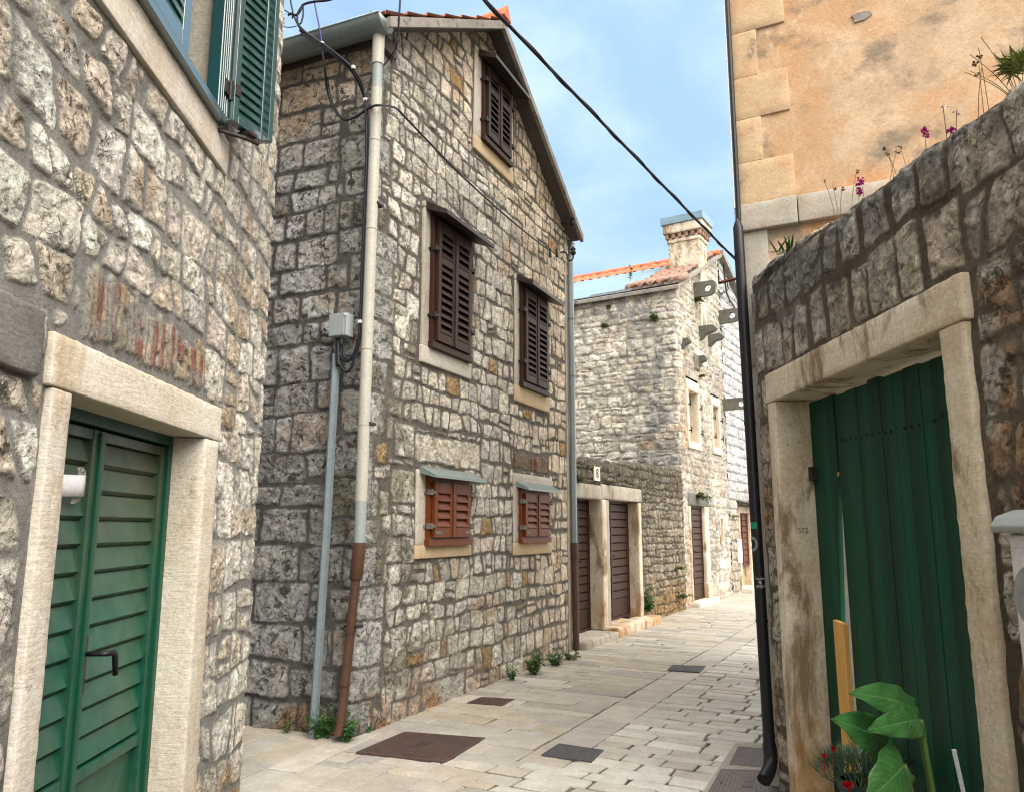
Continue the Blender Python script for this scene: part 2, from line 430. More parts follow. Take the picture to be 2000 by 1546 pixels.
sep = wn('ShaderNodeSeparateXYZ'); nt.links.new(tc.outputs['Generated'], sep.inputs[0])
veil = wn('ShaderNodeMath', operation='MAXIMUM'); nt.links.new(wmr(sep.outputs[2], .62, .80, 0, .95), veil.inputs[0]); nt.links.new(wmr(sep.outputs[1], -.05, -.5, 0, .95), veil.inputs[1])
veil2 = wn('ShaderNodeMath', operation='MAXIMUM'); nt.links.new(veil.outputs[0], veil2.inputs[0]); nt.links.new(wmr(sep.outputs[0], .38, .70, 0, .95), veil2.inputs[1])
c3 = wmix(veil2.outputs[0], c2, (10.5, 10.2, 9.6))     # bright veil added to unseen sky overhead, behind and right, to light the walls
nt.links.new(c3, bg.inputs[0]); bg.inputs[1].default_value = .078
sc = bpy.context.scene
sc.view_settings.view_transform = 'Standard'; sc.view_settings.look = 'None'; sc.view_settings.exposure = 1.85; sc.view_settings.gamma = 1
sc.cycles.use_denoising = True; sc.cycles.denoising_input_passes = 'RGB_ALBEDO_NORMAL'; sc.cycles.denoising_prefilter = 'ACCURATE'; sc.cycles.filter_width = 1.2; sc.cycles.max_bounces = 6; sc.cycles.sample_clamp_indirect = 8

# ---------------------------------------------------------------- materials
M = {}
M['rubble_left'] = stone_mat('rubble_left', (.075, .06, .045), 10, .555, .61, .8, .85)
M['rubble_gable'] = stone_mat('rubble_gable', (.06, .052, .043), 13, .55, .60, .75, .8, .10)
M['rubble_court'] = stone_mat('rubble_court', (.04, .034, .027), 10, .54, .60, .8, .8)
M['rubble_far'] = stone_mat('rubble_far', (.1, .095, .09), 7, .52, .62, .6)
M['dressed'] = dressed_mat('dressed_stone', (.56, .52, .45), (.46, .40, .315), (.33, .23, .125), (.55, .68), .65, .75)
M['dressed_worn'] = dressed_mat('worn_dressed_stone', (.64, .58, .48), (.48, .39, .27), (.17, .11, .055), (.50, .60), .85, .6, .5, (.36, .19, .06))
M['dressed_grey'] = dressed_mat('grey_dressed_stone', (.42, .38, .32), (.30, .265, .21), (.15, .12, .085), (.54, .66), .7, .7)
M['dark_stone'] = dressed_mat('dark_weathered_stone', (.17, .165, .15), (.10, .096, .088), (.30, .27, .22), (.62, .7), .6, 1.0)
M['sill_tan'] = gen_mat('tan_sill_stone', (.52, .41, .27), (.45, .33, .19), 4, .85, .3, 60, .004, (.16, .1, .055), (.6, .72), 5, (2.5, 2.5, .4), .7)
M['jamb_white'] = dressed_mat('pale_jamb_stone', (.52, .49, .445), (.43, .37, .295), (.33, .245, .15), (.56, .70), .65, 1.0)
def green_metal():
    s = NT('green_metal_paint')
    v = s.sc(1, 1, .55)
    dirt = s.mr(s.noise(5, 8, .68, .5, v), .46, .66, 0, .75)
    col = s.mix(s.mr(s.noise(9, 6), .35, .65, 0, 1), (.0035, .052, .028), (.007, .078, .045))
    col = s.mix(dirt, col, (.038, .078, .044))
    z = s.n('ShaderNodeSeparateXYZ'); s.l(s.oc, z.inputs[0])
    top = s.math('MULTIPLY', s.mr(z.outputs[2], 1.2, 1.8, 0, .8), s.mr(s.noise(3, 6), .35, .6, .4, 1))
    col = s.mix(top, col, (.06, .058, .03))
    return s.fin(col, s.mr(s.noise(7, 6), .3, .7, .28, .55), s.bump(s.noise(60, 5), .08, .002), 0, .4)
M['green_metal'] = green_metal()
M['green_frame'] = gen_mat('green_frame_paint', (.003, .058, .032), (.006, .05, .028), 8, .4, .06, 60, .002)
def wood_mat(name, c1, c2, c3, rough=.5, st=(9, 9, .8)):
    s = NT(name); v = s.sc(*st)
    g = s.noise(3, 8, .7, .6, v)
    col = s.mix(s.mr(g, .35, .65, 0, 1), c1, c2)
    col = s.mix(s.mr(s.noise(4, 9, .75, .3, s.sc(5, 5, 1)), .6, .72, 0, .7), col, c3)
    return s.fin(col, rough, s.bump(g, .35, .004), 0, .16)
def plank_mat():
    s = NT('green_plank_paint'); v = s.sc(9, 9, .8)
    g = s.noise(3, 8, .7, .6, v)
    col = s.mix(s.mr(g, .35, .65, 0, 1), (.001, .042, .021), (.0018, .064, .033))
    col = s.mix(s.mr(s.noise(1.2, 2, .5, 0, s.sc(8, 8, .05)), .4, .6, 0, .8), col, (.001, .024, .012))
    col = s.mix(s.mr(s.noise(2.2, 9, .75, .3, s.sc(14, 14, .5)), .63, .67, 0, .7), col, (.006, .095, .06))
    col = s.mix(s.mr(s.noise(3.2, 9, .8, .3, s.sc(5, 5, 1.2)), .66, .70, 0, .8), col, (.045, .042, .034))
    return s.fin(col, s.mr(g, .3, .7, .42, .6), s.bump(g, .5, .005), 0, .2)
M['plank_green'] = plank_mat()
M['teal_shutter'] = gen_mat('teal_shutter_paint', (.003, .034, .030), (.004, .029, .026), 5, .3, .03, 60, .001, spec=.6)
M['teal_frame'] = gen_mat('teal_frame_paint', (.008, .050, .052), (.011, .045, .048), 5, .25, .03, 60, .001, spec=.8)
for _k in ('teal_frame',):
    _b = M[_k].node_tree.nodes['Principled BSDF']; _b.inputs['Coat Weight'].default_value = 1.0; _b.inputs['Coat Roughness'].default_value = .18; _b.inputs['Coat IOR'].default_value = 1.7
M['dark_teal'] = gen_mat('dark_teal_panel', (.006, .05, .035), (.008, .045, .032), 5, .45, .03, 60, .001)
M['brown_wood'] = wood_mat('dark_brown_wood', (.030, .0145, .010), (.042, .021, .014), (.065, .04, .028), .55)
M['red_wood'] = wood_mat('reddish_wood', (.115, .030, .010), (.15, .042, .014), (.07, .024, .012), .48)
M['far_door'] = wood_mat('brown_metal_door', (.035, .017, .013), (.045, .024, .018), (.06, .036, .024), .5)
M['red_far_door'] = wood_mat('reddish_far_door', (.075, .022, .012), (.09, .03, .016), (.05, .02, .012), .5)
M['new_wood'] = wood_mat('new_pine_wood', (.52, .28, .07), (.6, .35, .11), (.4, .2, .05), .6)
M['brown_tin'] = gen_mat('brown_tin', (.028, .020, .017), (.04, .03, .026), 6, .45, .05, 50, .001, metal=.1)
M['grey_tin'] = gen_mat('grey_green_tin', (.16, .20, .19), (.20, .24, .225), 6, .42, .05, 50, .001, metal=.2)
M['zinc'] = gen_mat('zinc', (.20, .235, .245), (.255, .285, .29), 3, .4, .06, 40, .001, (.12, .13, .13), (.58, .7), 5, metal=.35)
M['gutter_metal'] = gen_mat('gutter_metal', (.17, .21, .215), (.21, .25, .25), 3, .38, .05, 40, .001, metal=.3)
M['blue_flashing'] = gen_mat('pale_blue_flashing', (.13, .215, .275), (.165, .245, .30), 2, .5, .1, 20, .003, (.10, .165, .21), (.55, .7), 3, metal=.0)
M['pvc_grey'] = gen_mat('grey_plastic_pipe', (.42, .40, .34), (.36, .345, .30), 2.5, .5, .08, 50, .001, (.22, .22, .2), (.6, .7), 4)
M['pvc_dark'] = gen_mat('blue_grey_pipe', (.22, .26, .26), (.27, .3, .29), 3, .45, .05, 50, .001)
M['rust_pipe'] = gen_mat('rusty_brown_pipe', (.085, .040, .023), (.06, .028, .017), 6, .6, .3, 60, .003, (.36, .31, .28), (.66, .7), 9, (1, 1, .8), .8)
M['galv'] = gen_mat('galvanised_steel', (.26, .31, .33), (.2, .24, .26), 8, .4, .06, 60, .001, metal=.35)
M['black_pipe'] = gen_mat('black_pipe_paint', (.008, .008, .010), (.012, .012, .014), 6, .4, .04, 60, .001)
M['cable'] = gen_mat('black_cable', (.010, .010, .014), (.014, .014, .02), 20, .5, 0)
M['cable_violet'] = gen_mat('violet_cable', (.05, .035, .16), (.06, .045, .2), 20, .5, 0)
M['white_plastic'] = gen_mat('white_plastic', (.66, .67, .68), (.6, .61, .62), 6, .45, .04, 60, .001)
M['grey_box'] = gen_mat('grey_metal_box', (.30, .325, .325), (.26, .28, .285), 12, .5, .1, 60, .001, st=(6, 6, .6))
M['iron'] = gen_mat('black_iron', (.014, .011, .010), (.03, .019, .014), 30, .55, .2, 60, .001)
M['rust_iron'] = gen_mat('rusty_iron', (.11, .025, .017), (.075, .02, .014), 20, .7, .2, 60, .001)
M['hinge'] = gen_mat('old_steel_hinge', (.17, .15, .135), (.1, .08, .07), 40, .6, .2, 80, .001)
M['tile'] = gen_mat('clay_tile', (.42, .14, .07), (.34, .11, .06), 5, .8, .4, 30, .006, (.2, .12, .09), (.55, .68), 6)
M['tile_new'] = gen_mat('bright_clay_tile', (.50, .15, .075), (.42, .13, .07), 5, .75, .3, 30, .006, (.3, .16, .1), (.55, .68), 7)
M['tile_old'] = gen_mat('old_clay_tile', (.33, .19, .13), (.22, .13, .1), 6, .85, .5, 30, .006, (.12, .11, .1), (.5, .6), 7)
M['concrete'] = gen_mat('weathered_concrete', (.26, .235, .205), (.17, .155, .14), 5, .9, .4, 40, .006, (.07, .065, .06), (.55, .65), 10)
M['soffit'] = gen_mat('dark_soffit', (.085, .07, .06), (.06, .05, .045), 5, .9, .3, 30, .006)
M['dark_inside'] = gen_mat('dark_interior', (.012, .011, .010), (.02, .018, .016), 3, .9, 0)
M['infill'] = gen_mat('tan_infill_render', (.44, .32, .19), (.36, .25, .14), 3, .85, .3, 40, .005, (.25, .14, .07), (.56, .68), 3, (2, 2, .4), .7)
M['infill_red'] = gen_mat('pinkish_infill_render', (.44, .3, .2), (.36, .2, .13), 3, .85, .3, 40, .005, (.24, .06, .03), (.48, .6), 2.4, (2, 2, .5), .9)
M['block_grey'] = gen_mat('old_grey_block', (.135, .13, .11), (.085, .082, .07), 6, .9, .5, 50, .006, (.06, .06, .045), (.56, .66), 8)
M['paper'] = gen_mat('white_paper', (.62, .63, .64), (.56, .56, .57), 10, .7, .1, 50, .001)
M['tape'] = gen_mat('brown_tape', (.2, .19, .15), (.3, .28, .24), 40, .5, .2, 60, .001)
M['leaf_dark'] = gen_mat('weed_leaf', (.022, .075, .014), (.04, .11, .022), 14, .55, .1, 40, .002)
M['leaf_moss'] = gen_mat('yellow_moss', (.13, .14, .02), (.08, .1, .015), 30, .8, .2, 60, .002)
M['leaf_bush'] = gen_mat('pale_bush_leaf', (.22, .25, .07), (.15, .18, .05), 20, .6, .1, 40, .002)
M['leaf_olive'] = gen_mat('olive_leaf', (.09, .12, .03), (.06, .085, .022), 14, .6, .1, 40, .002)
M['stalk'] = gen_mat('dry_stalk', (.10, .07, .035), (.16, .11, .05), 30, .8, 0)
M['magenta'] = gen_mat('magenta_petal', (.45, .02, .26), (.36, .015, .22), 30, .6, 0)
M['red_petal'] = gen_mat('red_petal', (.42, .012, .018), (.33, .01, .012), 40, .6, .1, 80, .002)
M['carnation'] = gen_mat('grey_green_leaf', (.055, .115, .07), (.09, .16, .085), 20, .6, .1, 60, .001)
M['pot'] = gen_mat('dark_green_pot', (.02, .04, .033), (.03, .05, .042), 10, .55, .1, 50, .002)
M['rock'] = gen_mat('brown_rock', (.16, .1, .055), (.1, .07, .045), 9, .9, .5, 50, .006)
def arum_mat():
    s = NT('arum_leaf')
    at = s.n('ShaderNodeAttribute', attribute_name='Leaf'); x = s.n('ShaderNodeSeparateXYZ'); s.l(at.outputs['Vector'], x.inputs[0])
    t = s.math('ABSOLUTE', x.outputs[1]); ph = s.math('ADD', s.math('MULTIPLY', x.outputs[0], 9.0), s.math('MULTIPLY', t, -3.2))
    v = s.math('ABSOLUTE', s.math('SUBTRACT', s.math('FRACT', ph), .5)); vein = s.mr(v, .40, .5, 0, 1); rib = s.mr(t, .015, .06, 1, 0)
    col = s.mix(s.mr(s.noise(12, 7, .65), .35, .65, 0, 1), (.032, .135, .034), (.070, .215, .055))
    col = s.mix(s.math('MULTIPLY', vein, .45), col, (.02, .09, .015)); col = s.mix(s.math('MULTIPLY', rib, .7), col, (.16, .30, .09))
    col = s.mix(s.mr(s.noise(60, 6, .8), .63, .68, 0, .5), col, (.12, .12, .05))
    h = s.math('ADD', s.math('MULTIPLY', vein, -1.0), s.math('MULTIPLY', s.noise(25, 4), .6))
    m = s.fin(col, .36, s.bump(h, .45, .004), 0, .5)
    tr = s.n('ShaderNodeBsdfTranslucent'); s.l(col, tr.inputs[0]); mx = s.n('ShaderNodeMixShader'); mx.inputs[0].default_value = .28
    s.l(s.b.outputs[0], mx.inputs[1]); s.l(tr.outputs[0], mx.inputs[2]); s.l(mx.outputs[0], s.out.inputs[0]); return m
M['arum'] = arum_mat()
M['arum_stem'] = gen_mat('arum_stem', (.07, .13, .025), (.05, .10, .02), 12, .5, .05, 40, .001)
def plaster_mat(name, pale, PA=.6):
    s = NT(name)
    a = s.mix(s.mr(s.noise(1.3, 8, .62, .4), .38, .60, 0, 1), (.44, .25, .125), (.40, .285, .185))
    a = s.mix(s.mr(s.noise(2.4, 9, .70, .2), .45, .58, 0, .85), a, (.49, .355, .24))
    a = s.mix(s.mr(s.noise(1.6, 5, .55), .55, .67, 0, .55), a, (.47, .22, .09))
    a = s.mix(s.mr(s.noise(1.9, 8, .68, .15, s.sc(1, 1, 1.3)), .515, .62, 0, .85), a, (.19, .15, .11))
    a = s.mix(s.mr(s.noise(7, 9, .75, .5, s.sc(1, 1, .7)), .60, .66, 0, .5), a, (.56, .44, .32))
    if pale: a = s.mix(s.mr(s.noise(3.1, 9, .7, .5), .36, .52, PA, .92), a, pale)
    a = s.vmul(a, s.mr(s.noise(55, 8, .78), .3, .7, .80, 1.2))
    n = s.bump(s.noise(60, 6, .7), .4, .006); n = s.bump(s.noise(8, 7, .65), .35, .015, n)
    return s.fin(a, .9, n, 0, .2)
M['plaster'] = plaster_mat('orange_plaster', None)
M['plaster_pale'] = plaster_mat('pale_band_plaster', (.33, .31, .27))
M['plaster_quoin'] = plaster_mat('quoin_plaster', (.45, .325, .20), -.6)
def cast_mat(name, c1, c2, sc_=60):
    s = NT(name)
    col = s.mix(s.mr(s.noise(8, 7, .7), .35, .65, 0, 1), c1, c2)
    return s.fin(col, .55, s.bump(s.noise(90, 4), .3, .002), .25, .4)
M['cast_brown'] = cast_mat('rusty_cast_iron', (.075, .047, .040), (.105, .07, .058))
M['cast_grey'] = cast_mat('grey_cast_iron', (.075, .075, .078), (.10, .098, .10))
M['cast_plate'] = cast_mat('brown_grey_plate', (.15, .12, .105), (.12, .10, .09))
def paver_mat():
    s = NT('limestone_paving')
    at = s.n('ShaderNodeAttribute', attribute_name='Col')
    col = s.vmul(at.outputs['Color'], s.mr(s.noise(5, 7, .65), .3, .7, .82, 1.15))
    col = s.vmul(col, s.mr(s.noise(40, 8, .75), .3, .7, .85, 1.14))
    col = s.mix(s.mr(s.noise(1.4, 7, .7, .5), .55, .75, 0, .5), col, (.27, .2, .12), 'MIX')
    col = s.mix(s.mr(s.noise(14, 10, .8, .5), .62, .68, 0, .5), col, (.12, .105, .085))
    n = s.bump(s.noise(50, 8, .7), .25, .005); n = s.bump(s.noise(7, 5, .6), .35, .012, n)
    return s.fin(col, s.mr(s.noise(6, 6), .3, .7, .42, .66), n, 0, .4)
M['paver'] = paver_mat()
M['joint'] = gen_mat('joint_mortar', (.18, .15, .11), (.12, .10, .075), 5, .95, .5, 60, .006, (.045, .04, .03), (.48, .58), 4)

# ================================================================ near house on the left
def unit(a): a = np.array(a, float); return a / np.linalg.norm(a)
LE = (-1.540, 4.798, 0); LD = unit((-.0427, .9991))
FL = Fr(LE, LD)
left = thing('stone_house', 'near pale rubble house on the left with wide mortar and a green metal door', 'house', LE)
def left_wall():
    us = spacing([(-6.5, -3.1, .07), (-3.1, .12, .008), (.12, 1.8, .04)]); vs = spacing([(-.05, 5.5, .0075), (5.5, 6.6, .06)])
    arch = []; r = random.Random(4); x = -2.27
    while x < -1.15:
        wd = r.uniform(.03, .046); z0 = 2.185 + r.uniform(0, .02); z1 = 2.40 + r.uniform(-.03, .04) + .03 * (x < -1.9)
        if r.random() < .15: zm = r.uniform(2.25, 2.33); arch += [rect(x, x + wd, z0, zm - .004), rect(x, x + wd, zm + .004, z1)]
        else: arch.append(rect(x, x + wd, z0, z1))
        x += wd
    R = [(-2.46, -.885, -.1, 2.16), (-2.31, -1.12, 2.15, 2.45), (-2.9, -1.02, 3.36, 3.6), (-2.8, -1.2, 3.6, 5.1), (-3.45, -2.53, 2.0, 2.21)]
    st = reserve(course(-6.5, 1.9, -.05, 6.7, (.15, .27), (.13, .27), 21, .06, .08, .06, .2), R) + arch
    U, V, D, HH, ID = raster(us, vs, st, 21, .022, .009, .0125, .009, .012, .10, .7, set(range(len(st) - len(arch), len(st))))
    nA = len(st) - len(arch)
    holes = [(-2.43, -.91, -1, 2.12), (-2.7, -1.22, 3.5, 5.0), (-3.4, -2.56, 2.02, 2.17)]
    m, H = stone_heights(U, V, D, HH, ID, 21, .009, .005, 19)
    isA = ID >= nA; H = np.where(isA, .016 * m, H); H = flatten(U, V, H, holes)
    col = palette(len(st), [(.74, .67, .56), (.77, .72, .64), (.66, .56, .44), (.70, .66, .59), (.63, .55, .45), (.79, .75, .68)], 21, .1)
    ra = random.Random(8)
    for i in range(nA, len(st)): col[i] = ra.choice([(.30, .10, .07), (.44, .32, .17), (.40, .31, .20), (.40, .33, .25), (.36, .30, .24), (.42, .33, .21), (.27, .12, .09), (.42, .35, .27), (.46, .40, .32)])
    c = col[ID]
    mort = np.array((.43, .415, .385)) * (.8 + .4 * fbm(U * 3, V * 3, 5, 4))[..., None]
    mort = mort * (1 - .45 * sst(.5, .68, fbm(U * 1.3, V * 1.3, 9, 4)) * sst(-1.6, -2.6, U))[..., None]
    smear = sst(.46, .62, fbm(U * 6, V * 6, 31, 4)) * .85
    mm = np.clip(m - smear * (1 - sst(.0, .034, D)) * (1 - .35 * sst(.45, .6, fbm(U * 22, V * 22, 35, 3))), 0, 1)
    mm = np.where(isA, m * (.45 + .55 * sst(.3, .5, fbm(U * 9, V * 9, 77, 3))), mm)
    orange = sst(.48, .62, fbm(U * 2.2, V * 2.2, 3, 3)) * sst(.75, .15, V) * sst(-.9, -.1, U)
    c = c * (1 - orange[..., None]) + orange[..., None] * np.array((.42, .22, .07))
    rustp = sst(.63, .7, fbm(U * 3.1, V * 3.1, 66, 4)) * .55
    c = c * (1 - rustp[..., None]) + rustp[..., None] * np.array((.43, .28, .14))
    c = c * mm[..., None] + mort * (1 - mm[..., None])
    pit = np.where(isA, .15, .9) * (.55 + .6 * sst(-1.2, -2.5, U) * sst(.4, .6, fbm(U, V, 71, 3))) * mm + .12 * (1 - mm)
    X = wrapmap(LE, -LD, (-1, .02), .12)(U, H - .018 + .012 * (fbm(U * .9, V * .9, 2, 2) - .5), V)
    sheet('wall', X, keepmask(us, vs, holes), np.dstack([c, pit]), mm, M['rubble_left'], left)
left_wall()
b = MB(); b.rough(FL, -2.468, -.886, -.35, .008, 1.985, 2.155, .03, .006, .006, 1); b.build('lintel', M['dressed'], left, smooth=True)
b = MB(); b.rough(FL, -2.446, -2.33, -.35, .006, -.05, 1.982, .03, .006, .006, 2); b.build('door_jamb', M['jamb_white'], left, smooth=True)
b = MB(); b.rough(FL, -1.08, -.897, -.35, .006, -.05, 1.982, .03, .008, .008, 3); b.build('door_jamb', M['dressed'], left, smooth=True)
b = MB(); b.rough(FL, -3.45, -2.53, -.2, .012, 1.995, 2.2, .03, .01, .012, 4); b.build('dark_lintel', M['dark_stone'], left, smooth=True, label='dark weathered lintel stone at the edge')
b = MB(); b.box(FL, -2.36, -1.05, -.20, -.30, -.05, 2.02); b.cut(); b.box(FL, -2.7, -1.22, -.3, -.36, 3.4, 5.1); b.build('opening_backing', M['dark_inside'], left)
# green metal double door
b = MB()
for a in ((-2.34, -2.29), (-1.115, -1.06)): b.box(FL, a[0], a[1], -.21, -.15, 0, 1.99)
b.box(FL, -2.29, -1.115, -.21, -.15, 1.94, 1.99)
door = b.build('metal_door', M['green_frame'], left, bevel=.004)
def leaf(u0, u1):
    b = MB(); o = -.19
    b.box(FL, u0, u0 + .045, o - .03, o + .022, .02, 1.93); b.box(FL, u1 - .045, u1, o - .03, o + .022, .02, 1.93)
    b.box(FL, u0 + .045, u1 - .045, o - .03, o + .018, 1.89, 1.93); b.box(FL, u0 + .045, u1 - .045, o - .03, o + .018, .60, .645); b.box(FL, u0 + .045, u1 - .045, o - .03, o + .018, .02, .07)
    z = .645; p = .1038
    while z < 1.88:
        z1 = min(z + p, 1.89)
        P = [[FL.p(u, oo, zz) for u in (u0 + .043, u1 - .043)] for oo, zz in ((o - .012, z), (o + .012, z + .016), (o - .006, z1 - .004), (o - .012, z1))]
        b.grid(np.array(P)); z = z1
    # kick panel with a shallow pyramid
    ua, ub, za, zb = u0 + .045, u1 - .045, .07, .60; c = FL.p((ua + ub) / 2, o + .012, (za + zb) / 2)
    q = [FL.p(ua, o - .01, za), FL.p(ub, o - .01, za), FL.p(ub, o - .01, zb), FL.p(ua, o - .01, zb)]
    b.add(q + [c], [(0, 1, 4), (1, 2, 4), (2, 3, 4), (3, 0, 4)])
    return b.build('door_leaf', M['green_metal'], door, bevel=.002)
leaf(-2.288, -1.768); leaf(-1.757, -1.117)
b = MB(); b.box(FL, -1.775, -1.75, -.17, -.155, .03, 1.92); b.build('cover_strip', M['green_frame'], door, bevel=.003)
b = MB(); b.box(FL, -1.748, -1.722, -.168, -.163, .93, 1.14)
b.tube([FL.p(-1.735, -.165, 1.075), FL.p(-1.735, -.10, 1.075), FL.p(-1.728, -.085, 1.075), FL.p(-1.685, -.08, 1.073), FL.p(-1.672, -.08, 1.06), FL.p(-1.655, -.08, .985)], [.009, .009, .010, .012, .012, .011], 8)
b.build('door_handle', M['black_pipe'], door, smooth=True)
b = MB(); P = [[FL.p(-2.05 + .145 * t, -.156 + .012 * math.sin(t * 2.6) + .010 * t * t, z + .006 * t) for z in (1.66, 1.70, 1.738)] for t in np.linspace(0, 1, 9)]
b.grid(np.array(P)); po = b.build('paper_notice', M['paper'], None, FL.p(-1.98, -.15, 1.66), smooth=True)
md = po.modifiers.new('s', 'SOLIDIFY'); md.thickness = .0015
tag(po, 'torn blank white paper taped to the green metal door', 'paper')
b = MB()
for (u, z, du) in ((-1.905, 1.745, .05), (-1.93, 1.645, .06), (-1.915, 1.76, .03)):
    b.cut(); b.grid(np.array([[FL.p(u - du / 2 + du * i / 4, -.160 + .012 * RNG.random(), z - .008 + .016 * j + .014 * RNG.random()) for i in range(5)] for j in range(2)]))
b.build('tape', M['tape'], po)
# teal window with its shutters
b = MB()
b.box(FL, -2.72, -1.205, -.03, .045, 3.55, 3.592); b.box(FL, -2.72, -1.205, -.03, .045, 4.95, 5.0); b.box(FL, -2.72, -2.67, -.03, .045, 3.592, 4.95)
for u in (-1.30, -1.272, -1.244, -1.216): b.box(FL, u, u + .017, -.03, .045, 3.592, 4.95)
b.box(FL, -1.305, -1.20, -.03, .034, 3.592, 4.95)
win = b.build('window', M['teal_frame'], left, bevel=.003)
b = MB(); b.rough(FL, -2.9, -1.02, -.36, .004, 3.365, 3.552, .03, .005, .006, 8); b.build('window_sill', M['jamb_white'], win, smooth=True)
b = MB(); b.rough(FL, -1.21, -1.17, -.36, .012, 3.55, 5.0, .05, .01, .01, 9); b.cut(); b.box(FL, -1.25, -1.21, -.34, -.04, 3.55, 5.0); b.build('window_reveal', M['dressed_grey'], win)
b = MB(); b.box(FL, -2.9, -1.17, -.36, .012, 5.0, 5.2); b.build('window_lintel', M['dressed_grey'], win)
def louvre(fr, u0, u1, o, z0, z1, st, pitch, t, label=None):
    """flat aluminium louvre leaf: pale edged frame, overlapping blades with a thin bright lip"""
    b = MB()
    b.box(fr, u0, u0 + st, o, o + t, z0, z1); b.box(fr, u1 - st, u1, o, o + t, z0, z1)
    b.box(fr, u0 + st, u1 - st, o, o + t, z0, z0 + st); b.box(fr, u0 + st, u1 - st, o, o + t, z1 - st, z1)
    f = b.build('shutter', M['teal_frame'], win, bevel=.003, label=label)
    b = MB(); n = int((z1 - z0 - 2 * st) / pitch); p = (z1 - z0 - 2 * st) / n
    for i in range(n):
        z = z0 + st + i * p
        P = [fr.p(u, oo, zz) for (oo, zz) in ((o + t * .45, z - .001), (o + t * .74, z + .001), (o + t * .76, z + .006), (o + t * .50, z + p)) for u in (u0 + st, u1 - st)]
        b.add(P, [(0, 1, 3, 2), (2, 3, 5, 4), (4, 5, 7, 6)])
    b.build('louvre_blades', M['teal_shutter'], f if False else win)
louvre(FL, -2.66, -1.715, .0, 3.6, 4.94, .075, .055, .04)
HD = unit((.337, .9415)); FH = Fr(FL.p(-1.218, .06, 0), HD)
louvre(FH, 0, .255, -.02, 3.57, 4.93, .04, .05, .045, 'open teal shutter leaf swung out over the street')
b = MB(); b.box(FH, .222, .257, .0255, .07, 3.565, 4.93); b.build('edge_strip', M['teal_frame'], win, bevel=.002)
b = MB()
for z in (3.70, 4.6): b.cut(); b.box(FL, -1.27, -1.225, .045, .055, z, z + .075); b.tube([FL.p(-1.222, .06, z - .02), FL.p(-1.222, .06, z + .09)], .009, 8); b.box(FH, .005, .04, .024, .032, z + .01, z + .075)
b.cut(); b.tube([FL.p(-1.2, 0, 3.53), FL.p(-1.14, .12, 3.52), FL.p(-1.05, .16, 3.535)], .012, 6); b.box(FH, .10, .16, -.03, .05, 3.545, 3.565)
b.build('hinge', M['iron'], win, bevel=.002)
# roof and back of the house (out of the frame)
b = MB(); b.box(FL, -6.5, -.1, -.4, -4.5, 6.4, 6.55); b.build('ceiling_slab', M['soffit'], left); b = MB(); b.prism([FL.p(-6.6, .3, 6.55), FL.p(-6.6, -2.2, 8.0), FL.p(-6.6, -4.7, 6.55)], FL.d * 6.8)
b.build('roof', M['tile'], left)
b = MB(); b.box(FL, -6.5, -.15, -4.5, -4.4, 0, 6.4); b.cut(); b.box(FL, -6.5, -6.4, -4.4, -.1, 0, 6.4); b.cut(); b.box(FL, -.16, -.10, -4.4, -1.7, 0, 6.4); b.build('back_wall', M['dressed_grey'], left)

